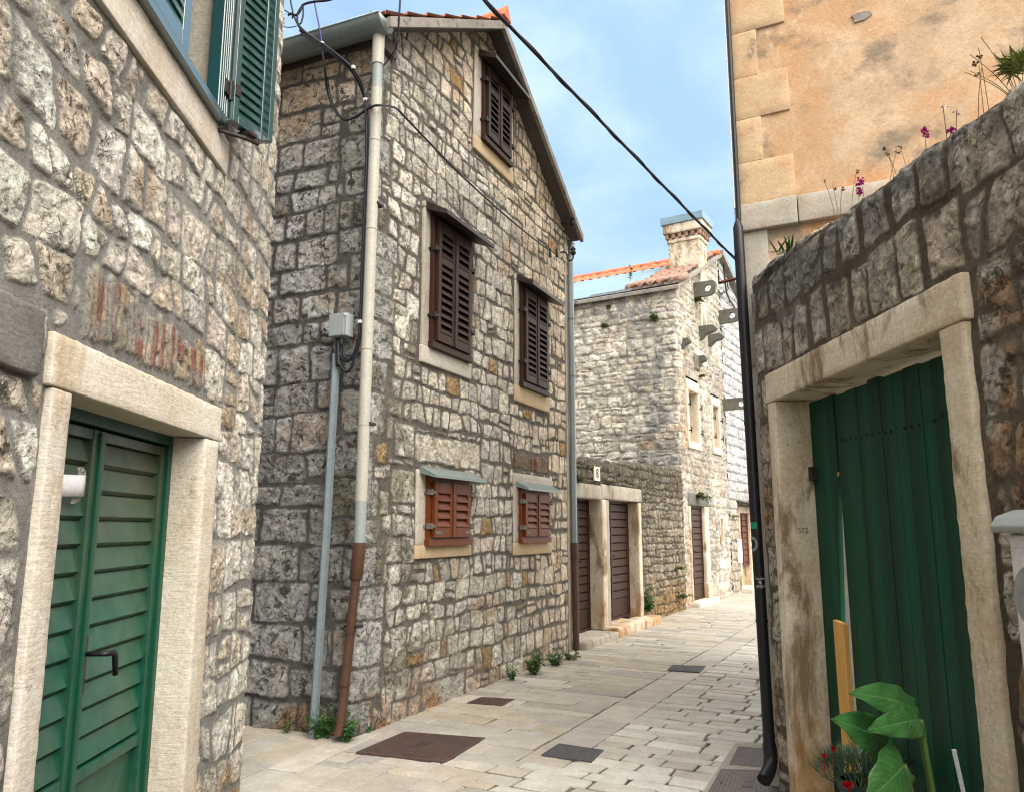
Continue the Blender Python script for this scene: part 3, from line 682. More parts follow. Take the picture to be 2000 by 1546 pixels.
# ================================================================ gabled house
G0 = (-1.1747, 6.0324, 0); GL = unit((-.9211, .3894)); GD = unit((.4179, .9085))
FG = Fr(G0, GD); FB = Fr(G0, -GL)
gable = thing('stone_house', 'tall gabled stone house at the bend with brown shutters and grey mortar', 'house', G0)
def roofz(u): return 7.22 - .635 * abs(u - 2.15)
def gable_wall():
    us = spacing([(-4.5, -1.25, .06), (-1.25, .0, .012), (.0, 4.66, .0115)]); vs = spacing([(-.06, 7.3, .0118)])
    big = [rect(.79, 2.05, 2.12, 2.40)]
    quo = []; z = 0; r = random.Random(3)
    while z < 5.6:
        h = r.uniform(.22, .36); a = r.uniform(.16, .34); c = r.uniform(.16, .42)
        quo.append(np.array([(-a, z), (c, z + r.uniform(-.02, .02)), (c + r.uniform(-.03, .03), z + h), (-a, z + h)])); z += h
    arch = []; x = 2.86
    while x < 3.9: wd = r.uniform(.04, .06); arch.append(rect(x, x + wd, 2.20 + r.uniform(0, .01), 2.40 + r.uniform(-.02, .02))); x += wd
    big2 = [rect(.45, .79, 2.13, 2.46), rect(.42, .8, 1.75, 2.05), rect(1.0, 1.75, -.05, .22)]
    sur = [(.80, 1.83, 1.28, 2.07), (2.86, 3.97, 1.24, 2.15), (.80, 1.84, 3.0, 4.62), (2.86, 3.97, 2.95, 4.52), (1.80, 2.86, 5.54, 6.82)]
    R = sur + [tuple(q.min(0)[[0]]) + tuple(q.max(0)[[0]]) + (q.min(0)[1], q.max(0)[1]) for q in big + quo + arch + big2]
    sl = reserve(course(-4.5, 0.0, -.05, 6.0, (.19, .32), (.26, .50), 5, .025, .04, .15, .2), R)
    sl = [q for q in sl if q.mean(0)[0] < -.1]
    sg = reserve(course(0.0, 4.75, -.05, 7.4, (.14, .235), (.12, .25), 6, .04, .06, .09, .25), R)
    sg = [q for q in sg if q.mean(0)[0] > .1]
    st = sl + sg + quo + big + big2 + arch
    U, V, D, HH, ID = raster(us, vs, st, 5, .018, .010, .0105, .010, .013, .10, .6, set(range(len(st) - len(arch), len(st))))
    holes = [(.84, 1.79, 1.32, 2.03), (2.9, 3.93, 1.28, 2.11), (.84, 1.80, 3.05, 4.57), (2.9, 3.93, 3.0, 4.48), (1.85, 2.82, 5.6, 6.78)]
    m, H = stone_heights(U, V, D, HH, ID, 5, .010, .006, 17); H = flatten(U, V, H, holes)
    nl, ng = len(sl), len(sg)
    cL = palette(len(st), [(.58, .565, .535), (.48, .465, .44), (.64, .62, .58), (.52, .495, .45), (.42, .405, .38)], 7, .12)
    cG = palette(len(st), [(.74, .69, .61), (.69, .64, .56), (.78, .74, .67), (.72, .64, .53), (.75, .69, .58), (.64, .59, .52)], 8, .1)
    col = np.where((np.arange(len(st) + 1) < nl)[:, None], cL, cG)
    for i in range(nl + ng, nl + ng + len(quo)): col[i] = np.array((.46, .45, .42)) * RNG.uniform(.8, 1.15)
    for i in range(len(st) - len(arch), len(st)): col[i] = RNG.choice([(.28, .22, .15), (.24, .2, .15), (.26, .06, .04), (.3, .24, .16)])
    for i in range(nl, nl + ng):
        if RNG.random() < .03: col[i] = (.44, .30, .15)
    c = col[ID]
    # tan clean stone high in the gable and to the right; grey lichen near the corner
    n1 = fbm(U * .9, V * .9, 91, 4)
    tan = sst(5.2, 6.6, V + 1.2 * (n1 - .5) + .25 * U) * sst(.3, 1.2, U) + .8 * sst(2.2, 3.8, U + 1.5 * (n1 - .5))
    tan = np.clip(tan, 0, 1) * (U > 0)
    c = c * (1 + tan[..., None] * (np.array((1.06, .95, .82)) - 1))
    toptan = sst(4.7, 5.4, V + .6 * (n1 - .5)) * (U < 0); c = c * (1 + toptan[..., None] * (np.array((1.1, .93, .72)) - 1))
    orange = sst(.5, .62, fbm(U * 2.1, V * 2.1, 3, 3)) * sst(.75, .2, V) * np.where(U < -.05, .8, .55) + .4 * sst(.68, .74, fbm(U * 2.6, V * 2.6, 12, 4))
    c = c * (1 - orange[..., None]) + orange[..., None] * np.array((.40, .22, .09))
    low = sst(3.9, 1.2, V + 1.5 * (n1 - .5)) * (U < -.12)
    c = c * (1 - .30 * low[..., None])  # left face darkened toward its foot: painted shade of the near house, plus dirt
    mossy = sst(.60, .68, fbm(U * 2.4, V * 2.4, 55, 4)) * sst(.9, .4, np.abs(U - .25)) * .6
    c = c * (1 - mossy[..., None]) + mossy[..., None] * np.array((.12, .11, .045))
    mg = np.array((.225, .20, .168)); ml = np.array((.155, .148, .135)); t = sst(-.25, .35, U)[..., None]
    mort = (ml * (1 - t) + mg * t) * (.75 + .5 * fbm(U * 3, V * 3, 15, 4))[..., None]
    lowg = sst(1.5, .3, V) * sst(.2, .8, U); mort = mort * (1 + .35 * lowg[..., None])
    m2 = np.clip(m - .75 * sst(.48, .64, fbm(U * 4.3, V * 4.3, 88, 4)) * (1 - sst(0, .028, D)), 0, 1)
    c = c * m2[..., None] + mort * (1 - m2[..., None])
    dk = np.clip(sst(1.7, .2, np.abs(U - .1)) * .7 + .5 * (U < -.1), 0, 1)
    pit = (.30 + .65 * dk) * (1.0 - .6 * tan) * (.4 + .6 * m2)
    clip = lambda a, bb: (bb < np.where(a > 0, roofz(np.maximum(a, 0)) - .06, 5.78))
    X = wrapmap(G0, GL, GD, .11)(U, H - .012 + .03 * (fbm(U * .7, V * .7, 2, 2) - .5), V)
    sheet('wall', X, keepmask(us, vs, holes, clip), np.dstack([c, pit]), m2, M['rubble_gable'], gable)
gable_wall()
IN = -FG.n  # into the house
b = MB(); b.box(FG, 4.56, 4.66, -6, 0.0, 0, 5.6); b.cut(); b.box(FG, 0.2, 4.6, -6.1, -6, 0, 5.7); b.prism([FG.p(.1, -6, 5.6), FG.p(4.6, -6, 5.6), FG.p(2.15, -6, 7.1)], FG.n * .1); b.build('back_wall', M['dressed_grey'], gable)
b = MB(); b.box(FG, .1, 4.5, -1.2, -1.1, 0, 6.0); b.build('dark_interior', M['dark_inside'], gable)
# roof: concrete deck with overhanging verge, tiles above
def zr(u): return roofz(u)
b = MB()
for (ua, ub) in ((-.10, 2.15), (2.15, 4.72)):
    b.prism([FG.p(ua, -6.2, zr(ua) - .075), FG.p(ub, -6.2, zr(ub) - .075), FG.p(ub, -6.2, zr(ub)), FG.p(ua, -6.2, zr(ua))], FG.n * 6.37)
roof = b.build('roof', M['soffit'], gable)
b = MB()
for (ua, ub) in ((-.11, 2.15), (2.15, 4.74)):
    n = 14
    for i in range(n):
        a0 = ua + (ub - ua) * i / n; a1 = ua + (ub - ua) * (i + 1) / n - .0006
        b.prism([FG.p(a0, .172, zr(a0) - .085), FG.p(a1, .172, zr(a1) - .085), FG.p(a1, .172, zr(a1) + .012), FG.p(a0, .172, zr(a0) + .012)], FG.n * .045)
b.build('verge_edging', M['concrete'], roof)
def tiles(name, fr, ridge_u, ridge_z, slope, ulen, sgn, o0, o1, mat, parent, pitch=.2, hgt=.045, course_=.33, step=.035):
    os_ = np.arange(o0, o1 + 1e-6, pitch / 8); L = ulen; k = int(math.ceil(L / course_)); t = []; hs = []
    for i in range(k):
        t += [i * course_, min((i + 1) * course_, L) - .002]; hs += [0, step]
    t = np.array(t); hs = np.array(hs); O, T = np.meshgrid(os_, t); Hs = np.meshgrid(os_, hs)[1]
    ph = (O / pitch) % 1; wv = np.where(ph < .6, np.sin(pi * ph / .6), -.55 * np.sin(pi * (ph - .6) / .4))
    jitter = .012 * (vn(np.floor(O / pitch) * 3.3, np.floor(T / course_) * 5.1, 4) - .5)
    Z = ridge_z - T * slope + Hs + hgt * (wv * .6 + .5) + jitter
    P = fr.pts(ridge_u + sgn * T, O, Z); b = MB(); b.grid(P if sgn > 0 else P[:, ::-1]); return b.build(name, mat, parent, smooth=True)
tiles('roof_tiles', FG, 2.15, 7.235, .635, 2.33, -1, -6.1, .20, M['tile'], roof)
tiles('roof_tiles', FG, 2.15, 7.235, .635, 2.60, 1, -6.1, .20, M['tile'], roof)
b = MB()
for i in range(16):
    o1 = .22 - i * .38; b.tube([FG.p(2.15, o1, 7.265 + .014), FG.p(2.15, o1 - .40, 7.265)], [.105, .09], 10)
b.build('ridge_tile', M['tile_new'], roof, smooth=True)
b = MB(); b.prism([FG.p(2.05, .2, 7.25), FG.p(2.25, .2, 7.25), FG.p(2.15, .2, 7.42)], FG.n * .05); b.build('ridge_end', M['tile_new'], roof)
# eaves closure on the left
b = MB(); b.box(FB, -4.5, 0.05, -.25, .0, 5.66, 5.78); b.build('eaves_board', M['soffit'], gable)
# gutter along the left eaves
def halfpipe(fr, u0, u1, oc, zc, r, slope=0, t=.004):
    b = MB(); A = np.linspace(0, pi, 13)
    for rr, flip in ((r, 1), (r - t, -1)):
        P = np.array([[fr.p(u, oc + rr * math.cos(a), zc - rr * math.sin(a) + slope * (u - u1)) for a in A] for u in np.linspace(u0, u1, 12)])
        b.grid(P if flip > 0 else P[:, ::-1])
    for u in (u1,):  # end cap
        pts = [fr.p(u, oc + r * math.cos(a), zc - r * math.sin(a)) for a in A]; b.prism(pts, fr.d * .006)
    for a in (A[0], A[-1]): b.tube([fr.p(u0, oc + r * math.cos(a), zc + .002), fr.p(u1, oc + r * math.cos(a), zc + .002)], .009, 6)
    return b
b = halfpipe(FB, -4.4, .17, .12, 5.775, .115, .006)
for u in (-3.2, -2.0, -.72): b.grid(np.array([[FB.p(uu, .12 + .119 * math.cos(a), 5.775 - .119 * math.sin(a)) for a in np.linspace(0, pi, 13)] for uu in (u, u + .018)]))
b.build('gutter', M['gutter_metal'], gable, smooth=True)
# downpipe on the left corner: grey plastic, bare metal length, rusty foot
pu = lambda z: .055 + (z - 1.43) * .006 if z > 1.4 else .055 - (1.43 - z) * .085
def pp(z, o=.085): return FB.p(pu(z), o, z)
b = MB(); b.tube([pp(5.68), pp(5.55), pp(5.40)], .052, 14); b.tube([pp(5.40), pp(5.18)], .044, 14, 1); b.tube([pp(5.18), pp(1.75)], .046, 14)
for z in (4.72, 3.95, 2.95, 2.35): b.tube([pp(z), pp(z - .014)], .0495, 14)
b.tube([pp(1.76), pp(1.42)], .044, 14, 1)
pipe = b.build('downpipe', [M['pvc_grey'], M['pvc_dark']], gable, auto=.6)
b = MB(); b.tube([pp(1.44), pp(1.41), pp(1.18), pp(1.165)], [.05, .05, .05, .042], 14); b.tube([pp(1.18), pp(.12), FB.p(pu(.06), .11, .05)], .036, 14)
for z in (.80, .42): b.tube([pp(z), pp(z - .02)], .042, 14)
b.build('pipe_foot', M['rust_pipe'], pipe, auto=.6)
b = MB()
for z in (4.15, 2.34, .81): b.cut(); b.box(FB, pu(z) - .06, pu(z) + .055, .0, .09, z, z + .02)
b.build('pipe_clip', M['iron'], pipe)
# right gutter end and downpipe
b = MB(); b.box(FG, 4.62, 4.90, -.5, .03, 5.53, 5.67); b.build('gutter', M['gutter_metal'], gable, bevel=.006)
b = MB(); b.tube([FG.p(4.85, -.02, 5.53), FG.p(4.85, -.02, 5.43), FG.p(4.83, -.01, 5.39), FG.p(4.70, .03, 5.27), FG.p(4.685, .035, 5.20), FG.p(4.68, .04, 1.32)], .042, 12)
for z in (4.4, 3.6, 2.6, 1.8): b.tube([FG.p(4.68, .04, z), FG.p(4.68, .04, z - .02)], .046, 12)
p2 = b.build('downpipe', M['zinc'], gable, auto=.6)
b = MB(); b.tube([FG.p(4.68, .04, 1.36), FG.p(4.68, .04, 1.16)], .05, 12); b.tube([FG.p(4.68, .04, 1.16), FG.p(4.68, .05, .02)], .040, 12); b.build('pipe_foot', M['rust_pipe'], p2, auto=.6)
# windows
def rect_frame(b, fr, u0, u1, z0, z1, t, o0, o1, bot=None):
    b.box(fr, u0, u0 + t, o0, o1, z0, z1); b.box(fr, u1 - t, u1, o0, o1, z0, z1); b.box(fr, u0 + t, u1 - t, o0, o1, z1 - t, z1); b.box(fr, u0 + t, u1 - t, o0, o1, z0, z0 + (bot or t))
def shutter_window(fr, u0, u1, z0, z1, sur, mat, tin, parent, n, can, low=False, lab=None, sillm='sill_tan', jm='jamb_white', seed=0):
    a, bb, c, d, lint, sill = sur   # outer u0,u1,z0,z1 of the stone surround, lintel and sill heights
    f = MB(); rect_frame(f, fr, u0, u1, z0, z1, .05, -.08, .045, .075)
    f.box(fr, u0 - .01, u1 + .01, -.06, .062, z0 - .01, z0 + .05)
    win = f.build('window', M[mat], parent, bevel=.004, label=lab)
    um = (u0 + u1) / 2; t = .035
    for (p, q) in ((u0 + .055, um - .003), (um + .003, u1 - .055)):
        s = MB(); o = .042; st = .055; zb, zt = z0 + .065, z1 - .05
        s.box(fr, p, p + st, o, o + t, zb, zt); s.box(fr, q - st, q, o, o + t, zb, zt)
        rails = [(zb, zb + .085), (zt - .10, zt)]
        if not low: zm = zb + (zt - zb) * .68; rails.append((zm - .035, zm + .035))
        for (r0, r1) in rails: s.box(fr, p + st, q - st, o, o + t, r0, r1)
        gaps = [(rails[0][1], rails[2][0]), (rails[2][1], rails[1][0])] if not low else [(rails[0][1], rails[1][0])]
        for (g0, g1) in gaps:
            k = max(2, int(round((g1 - g0) / n))); ph = (g1 - g0) / k
            for i in range(k):
                z = g0 + i * ph; h = ph * (.96 if low else .80)
                P = [fr.p(u, oo, zz) for (oo, zz) in ((o + t * 1.08, z + .004), (o + t * 1.08, z + .018), (o + t * .1, z + h + .012), (o - .004, z + h - .004)) for u in (p + st, q - st)]
                s.add(P, [(0, 1, 3, 2), (2, 3, 5, 4), (4, 5, 7, 6), (6, 7, 1, 0)])
        s.build('shutter', M[mat], win, bevel=.003)
    s = MB(); s.box(fr, um - .016, um + .014, .075, .088, z0 + .07, z1 - .055); s.build('astragal', M[mat], win, bevel=.002)
    # hinges
    s = MB()
    for zz in (z0 + (z1 - z0) * .2 + .02, z0 + (z1 - z0) * .72):
        for u, e in ((u0, -1), (u1, 1)):
            s.cut(); s.box(fr, u - .012, u + .012, .03, .085, zz, zz + .05); s.box(fr, min(u, u - e * .06), max(u, u - e * .06), .078, .084, zz + .012, zz + .036); s.box(fr, min(u, u + e * .03), max(u, u + e * .03), .0, .02, zz + .005, zz + .03)
    s.build('hinge', M['hinge' if low else 'iron'], win)
    if low:
        s = MB()
        for (p, q) in ((u0 + .07, u0 + .17), (u1 - .17, u1 - .07)): s.cut(); s.box(fr, p, q, .0775, .081, z0 + .095, z0 + .125)
        s.build('name_plate', M['hinge'], win)
    # stone surround
    s = MB(); s.rough(fr, a, bb, -.12, .014, c, c + sill, .04, .006, .008, seed + 1); s.build('sill', M[sillm], win, smooth=True)
    s = MB(); s.rough(fr, a + .01, u0 + .01, -.12, .008, c + sill, d - lint, .04, .006, .008, seed + 2); s.cut(); s.rough(fr, u1 - .01, bb - .01, -.12, .008, c + sill, d - lint, .04, .006, .008, seed + 3); s.build('jamb', M[jm], win, smooth=True)
    if lint: s = MB(); s.rough(fr, a, bb, -.12, .010, d - lint, d, .04, .006, .008, seed + 4); s.build('lintel', M[jm], win, smooth=True)
    # tin canopy
    ca, cb, cz, cp, cd = can; th = .022 if low else .038; s = MB()
    s.prism([fr.p(ca, .0, cz), fr.p(ca, .012, cz + .035), fr.p(ca, cp, cz - cd), fr.p(ca, cp, cz - cd - th), fr.p(ca, cp - .012, cz - cd - th), fr.p(ca, .012, cz - .005 - th)], fr.d * (cb - ca))
    s.build('canopy', M[tin], win)
    return win
shutter_window(FG, .95, 1.72, 3.19, 4.47, (.83, 1.80, 3.03, 4.57, .06, .155), 'brown_wood', 'brown_tin', gable, .074, (.86, 1.86, 4.54, .24, .09), seed=10, jm='dressed_grey', sillm='jamb_white')
shutter_window(FG, 3.0, 3.80, 3.17, 4.40, (2.88, 3.93, 2.98, 4.49, .07, .185), 'brown_wood', 'brown_tin', gable, .074, (2.92, 3.95, 4.46, .22, .08), seed=20, jm='jamb_white')
shutter_window(FG, 1.98, 2.70, 5.74, 6.70, (1.82, 2.83, 5.57, 6.80, .09, .165), 'brown_wood', 'brown_tin', gable, .074, (1.90, 2.84, 6.75, .23, .09), seed=30)
shutter_window(FG, .95, 1.74, 1.40, 2.01, (.80, 1.83, 1.285, 2.06, .0, .115), 'red_wood', 'grey_tin', gable, .085, (.84, 1.86, 2.055, .17, .045), True, seed=40)
shutter_window(FG, 2.97, 3.82, 1.39, 1.99, (2.85, 3.96, 1.25, 2.16, .13, .14), 'red_wood', 'grey_tin', gable, .085, (2.90, 3.95, 2.035, .16, .045), True, seed=50)

# ================================================================ low court wall with two brown doors
MA = np.array((2.23, 13.20)); MD = unit((.4637, .8860)); FM = Fr(MA, MD)
court = thing('courtyard_wall', 'low brown rubble court wall between the two tall stone houses, with paired brown doors', 'wall', (2.23, 13.2, 0))
def topmap(fr, zt, r=.06):
    def f(U, H, V):
        Zt = zt(U); e = V - (Zt - r); arc = r * pi / 2
        a = np.clip(e / r, 0, pi / 2); back = np.maximum(e - arc, 0)
        o = np.where(e > 0, -r + r * np.cos(a) - back, 0) + H * np.cos(a); z = np.where(e > 0, Zt - r + r * np.sin(a), V) + H * np.sin(a)
        return fr.pts(U, o, z)
    return f
def mid_wall():
    us = spacing([(-3.5, 2.5, .02)]); vs = spacing([(-.05, 3.15, .018)])
    sur = [(-3.1, -.13, -.1, 2.19)]
    st = reserve(course(-3.5, 2.6, -.05, 3.4, (.10, .17), (.10, .24), 61, .025, .05, .2, .2), sur)
    U, V, D, HH, ID = raster(us, vs, st, 61, .02, .012, .007, .02, .03, .25)
    holes = [(-3.0, -.2, -1, 2.13)]
    m, H = stone_heights(U, V, D, HH, ID, 61, .022, .012, 10)
    c = palette(len(st), [(.30, .26, .20), (.36, .31, .24), (.26, .23, .185), (.33, .27, .19), (.40, .36, .30)], 61, .14)[ID]
    n1 = fbm(U * 1.2, V * 1.2, 14, 4)
    top = sst(1.7, 2.4, V + .6 * (n1 - .5))[..., None]; c = c * (1 - .45 * top)
    org = (sst(.9, .15, V + .5 * (n1 - .5)) * sst(-.3, .2, U))[..., None] * .75; c = c * (1 - org) + org * np.array((.38, .22, .08))
    mort = np.array((.15, .12, .085)) * (.7 + .6 * fbm(U * 3, V * 3, 4, 4))[..., None]
    c = c * m[..., None] + mort * (1 - m[..., None])
    zt = lambda u: 2.50 + .035 * (u + 3) + .06 * (fbm(u * 3, u * 0, 3, 3) - .5) * 2
    sheet('wall', topmap(FM, zt)(U, H, V), keepmask(us, vs, holes), np.dstack([c, .5 * np.ones_like(U)]), m, M['rubble_court'], court)
mid_wall()
b = MB(); b.box(FM, -3.5, -3.05, -.42, -.05, 0, 2.4); b.cut(); b.box(FM, -.15, 2.5, -.42, -.05, 0, 2.4); b.cut(); b.box(FM, -3.05, -.15, -.42, -.06, 2.1, 2.4); b.build('wall_core', M['block_grey'], court)
b = MB(); b.rough(FM, -3.15, -2.02, -.40, .03, 1.96, 2.165, .06, .015, .02, 1); b.build('lintel', M['dressed_grey'], court, smooth=True)
b = MB(); b.rough(FM, -2.01, -.14, -.40, .03, 1.975, 2.19, .06, .015, .02, 2); b.build('lintel', M['dressed_grey'], court, smooth=True)
for i, (a, c) in enumerate(((-3.12, -2.93), (-2.02, -1.85), (-1.845, -1.68), (-.31, -.15))):
    b = MB(); b.rough(FM, a, c, -.40, .02 + .02 * (i == 1), .10, 1.965, .06, .018, .016, 5 + i); b.build('door_jamb', M['dressed_worn' if i in (1, 3) else 'dressed_grey'], court, smooth=True)
b = MB(); b.rough(FM, -3.2, -2.0, -.35, .24, -.04, .10, .06, .02, .02, 11); b.build('step', M['dressed_grey'], court, smooth=True)
b = MB(); b.rough(FM, -1.98, -.75, -.35, .23, -.04, .14, .06, .03, .03, 12); b.cut(); b.rough(FM, -.74, .06, -.1, .25, -.04, .13, .06, .03, .03, 13); b.build('step', M['dressed_worn'], court, smooth=True)
def slat_door(fr, u0, u1, o, z0, z1, mat, parent, n=13, split=None, bottom=.26, label=None):
    f = MB(); rect_frame(f, fr, u0, u1, z0, z1, .045, o - .03, o + .03, .04)
    d = f.build('door', M[mat], parent, bevel=.004, label=label)
    split = split or (u0 + u1) / 2
    for (a, c) in ((u0 + .047, split - .003), (split + .003, u1 - .047)):
        s = MB(); zb, zt = z0 + .045, z1 - .05
        s.box(fr, a, a + .035, o - .02, o + .02, zb, zt); s.box(fr, c - .035, c, o - .02, o + .02, zb, zt)
        s.box(fr, a + .035, c - .035, o - .02, o + .006, zb, zb + bottom)
        ph = (zt - zb - bottom) / n
        for i in range(n):
            z = zb + bottom + i * ph
            P = [fr.p(u, oo, zz) for (oo, zz) in ((o - .015, z), (o + .014, z + .012), (o + .008, z + ph - .012), (o - .015, z + ph)) for u in (a + .035, c - .035)]
            s.add(P, [(0, 1, 3, 2), (2, 3, 5, 4), (4, 5, 7, 6)])
        s.build('door_leaf', M[mat], d, bevel=.003)
    s = MB(); s.box(fr, split - .02, split + .02, o + .02, o + .034, z0 + .05, z1 - .06); s.build('cover_strip', M[mat], d)
    s = MB(); s.box(fr, split + .03, split + .055, o + .02, o + .026, z0 + .85, z0 + 1.05); s.tube([fr.p(split + .042, o + .02, z0 + .98), fr.p(split + .042, o + .07, z0 + .98), fr.p(split + .13, o + .07, z0 + .975)], .008, 6); s.build('door_handle', M['iron'], d)
    return d
slat_door(FM, -2.94, -2.0, -.20, .10, 1.97, 'far_door', court, 13)
slat_door(FM, -1.70, -.30, -.19, .14, 1.98, 'far_door', court, 12, -1.15)
b = MB(); b.box(FM, -3.1, -.2, -.40, -.41, 0, 2.1); b.build('opening_backing', M['dark_inside'], court)
# number plate
b = MB(); b.box(FM, -2.33, -2.10, .02, .045, 2.225, 2.43); pl = b.build('number_plate', gen_mat('cream_enamel', (.62, .58, .47), (.55, .5, .4), 20, .4, .05), None, FM.p(-2.2, .03, 2.22), bevel=.004)
tag(pl, 'small cream house number plate reading 8 over the court doors', 'number plate')
def text(body, fr, u, o, z, size, mat, parent, name='lettering', rot=0, ext=.002, bold=0):
    cu = bpy.data.curves.new('t', 'FONT'); cu.body = body; cu.size = size; cu.extrude = ext; cu.align_x = 'CENTER'; cu.align_y = 'CENTER'; cu.offset = bold
    tmp = bpy.data.objects.new('t', cu); C.objects.link(tmp); dg = bpy.context.evaluated_depsgraph_get()
    me = bpy.data.meshes.new_from_object(tmp.evaluated_get(dg)); bpy.data.objects.remove(tmp); bpy.data.curves.remove(cu)
    me.name = name; cr, sr = math.cos(rot), math.sin(rot); bse = base_of(parent, None)
    for v in me.vertices:
        x, y, zz = v.co; x, y = x * cr - y * sr, x * sr + y * cr
        v.co = Vector(fr.p(u + x, o + zz, z + y) - bse)
    me.materials.clear(); return link(name, me, mat, parent)
M['ink'] = gen_mat('black_ink', (.02, .02, .022), (.03, .03, .03), 20, .6, 0)
text('8', FM, -2.215, .047, 2.328, .19, M['ink'], pl)

# ================================================================ tall old house with chimney, white painted neighbour
T0 = np.array((3.385, 15.41)); TLd = unit((-.854, .520)); TRd = unit((.5089, .8608)); FT = Fr(T0, TRd); FS = Fr(T0, -TLd)
tall = thing('stone_house', 'tall old unrestored stone house with a chimney, holed stone brackets and blocked windows', 'house', (3.385, 15.41, 0))
def rakez(u): return 6.50 + .50 * u
UW_ = 3.42
def tall_wall():
    us = spacing([(-5.0, -2.9, .08), (-2.9, UW_, .021)]); vs = spacing([(-.4, 8.3, .021)])
    sur = [(.38, 1.72, -.5, 2.3), (.42, 1.42, 3.12, 4.9), (2.22, 3.0, 3.1, 4.75), (2.55, 2.85, 1.2, 1.8), (2.0, 2.5, 5.6, 6.9)]
    st = reserve(course(-5.1, UW_ + .1, -.4, 8.4, (.13, .26), (.16, .42), 71, .03, .05, .15, .15), sur)
    U, V, D, HH, ID = raster(us, vs, st, 71, .03, .014, .006, .022, .028, .25)
    holes = [(.44, 1.64, -1, 2.0), (.52, 1.36, 3.22, 4.7), (2.30, 2.96, 3.2, 4.6), (2.60, 2.81, 1.25, 1.75)]
    m, H = stone_heights(U, V, D, HH, ID, 71, .020, .012, 9); H = flatten(U, V, H, holes)
    c = palette(len(st), [(.62, .575, .49), (.68, .64, .56), (.57, .525, .445), (.60, .52, .41)], 71, .12)[ID]
    n1 = fbm(U * 1.4, V * .8, 14, 5); n2 = fbm(U * 2.2, V * 1.1, 24, 5)
    zone = np.maximum(np.exp(-((U + 1.35) / .22) ** 2), np.exp(-((U + .38) / .34) ** 2) * sst(6.3, 5.6, V)) * (U < 0)
    grey = np.clip(sst(.52, .62, n1) + zone * sst(.34, .52, n1), 0, 1)[..., None] * sst(.36, .55, fbm(U * 5, V * 5, 6, 3))[..., None] * .8; c = c * (1 - grey) + grey * np.array((.19, .195, .20))
    redd = (sst(.64, .70, fbm(U * 2.4, V * 2.4, 44, 4)))[..., None] * .6 * (V < 5.2)[..., None]; c = c * (1 - redd) + redd * np.array((.42, .20, .11))
    right = sst(.02, .12, U)[..., None]; rt = np.where((U < .6)[..., None], np.array((.42, .27, .15)), np.array((.30, .265, .21)))
    k = .75 * right * sst(.33, .55, n2)[..., None]; c = c * (1 - k) + k * rt
    mort = np.array((.54, .495, .42)) * (.6 + .7 * fbm(U * 4, V * 4, 4, 4))[..., None]
    m2 = np.clip(m - .85 * sst(.42, .58, fbm(U * 3, V * 3, 8, 4)) * (1 - sst(0, .06, D)), 0, 1)
    c = c * m2[..., None] + mort * (1 - m2[..., None])
    clip = lambda a, bb: bb < np.where(a > 0, rakez(np.maximum(a, 0)), 6.52)
    sheet('wall', wrapmap(T0, TLd, TRd, .08)(U, H, V), keepmask(us, vs, holes, clip), np.dstack([c, .45 * np.ones_like(U)]), m2, M['rubble_far'], tall)
tall_wall()
b = MB(); b.box(FT, .2, UW_, -4.4, -4.3, 0, 7.0); b.cut(); b.box(FS, -5.0, -4.9, -3.4, -.1, 0, 6.4); b.build('back_wall', M['block_grey'], tall)
# roof: slope rising along the gable rake, ridge running back from the street
b = MB(); b.prism([FT.p(-.12, -5.0, rakez(-.12) - .02), FT.p(3.45, -5.0, rakez(3.45) - .02), FT.p(3.45, -5.0, rakez(3.45) + .05), FT.p(-.12, -5.0, rakez(-.12) + .05)], FT.n * 5.12)
troof = b.build('roof', M['concrete'], tall)
tiles('roof_tiles', FT, 3.45, rakez(3.45) + .06, .50, .95, -1, -5.0, -.9, M['tile_new'], troof, .24, .05, .4, .03)
tiles('old_verge_tiles', FT, 3.45, rakez(3.45) + .055, .50, 3.55, -1, -.9, .02, M['tile_old'], troof, .22, .09, .36, .05)
b = MB()
for i in range(14): b.tube([FT.p(3.45, .08 - i * .42, rakez(3.45) + .10), FT.p(3.45, .08 - (i + 1) * .42, rakez(3.45) + .08)], [.10, .08], 10)
b.build('ridge_tile', M['tile_new'], troof, smooth=True)
# pale sheet metal laid over the rebuilt lower slope, standing seams across it
b = MB(); b.prism([FT.p(-.06, -.95, rakez(-.06) + .075), FT.p(2.55, -.95, rakez(2.55) + .10), FT.p(2.55, -.95, rakez(2.55) + .12), FT.p(-.06, -.95, rakez(-.06) + .095)], -FT.n * 4.05)
fl = b.build('sheet_metal', M['blue_flashing'], troof)
b = MB(); b.prism([FT.p(1.2, -.955, rakez(1.2) + .11), FT.p(1.23, -.955, rakez(1.23) + .11), FT.p(1.23, -.955, rakez(1.23) + .125), FT.p(1.2, -.955, rakez(1.2) + .125)], -FT.n * 4.04); b.build('seam', M['blue_flashing'], fl) if False else None
b = MB(); b.box(FS, -5, -2.2, -.2, .06, 6.52, 6.56); b.cut(); b.box(FS, -1.9, .12, -.2, .07, 6.555, 6.60); b.build('eaves_slab', M['concrete'], troof)
b = MB()
for i in range(9):
    u = -1.0 + i * .135; b.tube([FS.p(u, .06, 6.62), FS.p(u + RNG.uniform(-.03, .03), -.5, 6.86)], .075 + .012 * RNG.random(), 8)
b.build('old_eaves_tiles', M['tile_old'], troof, smooth=True)
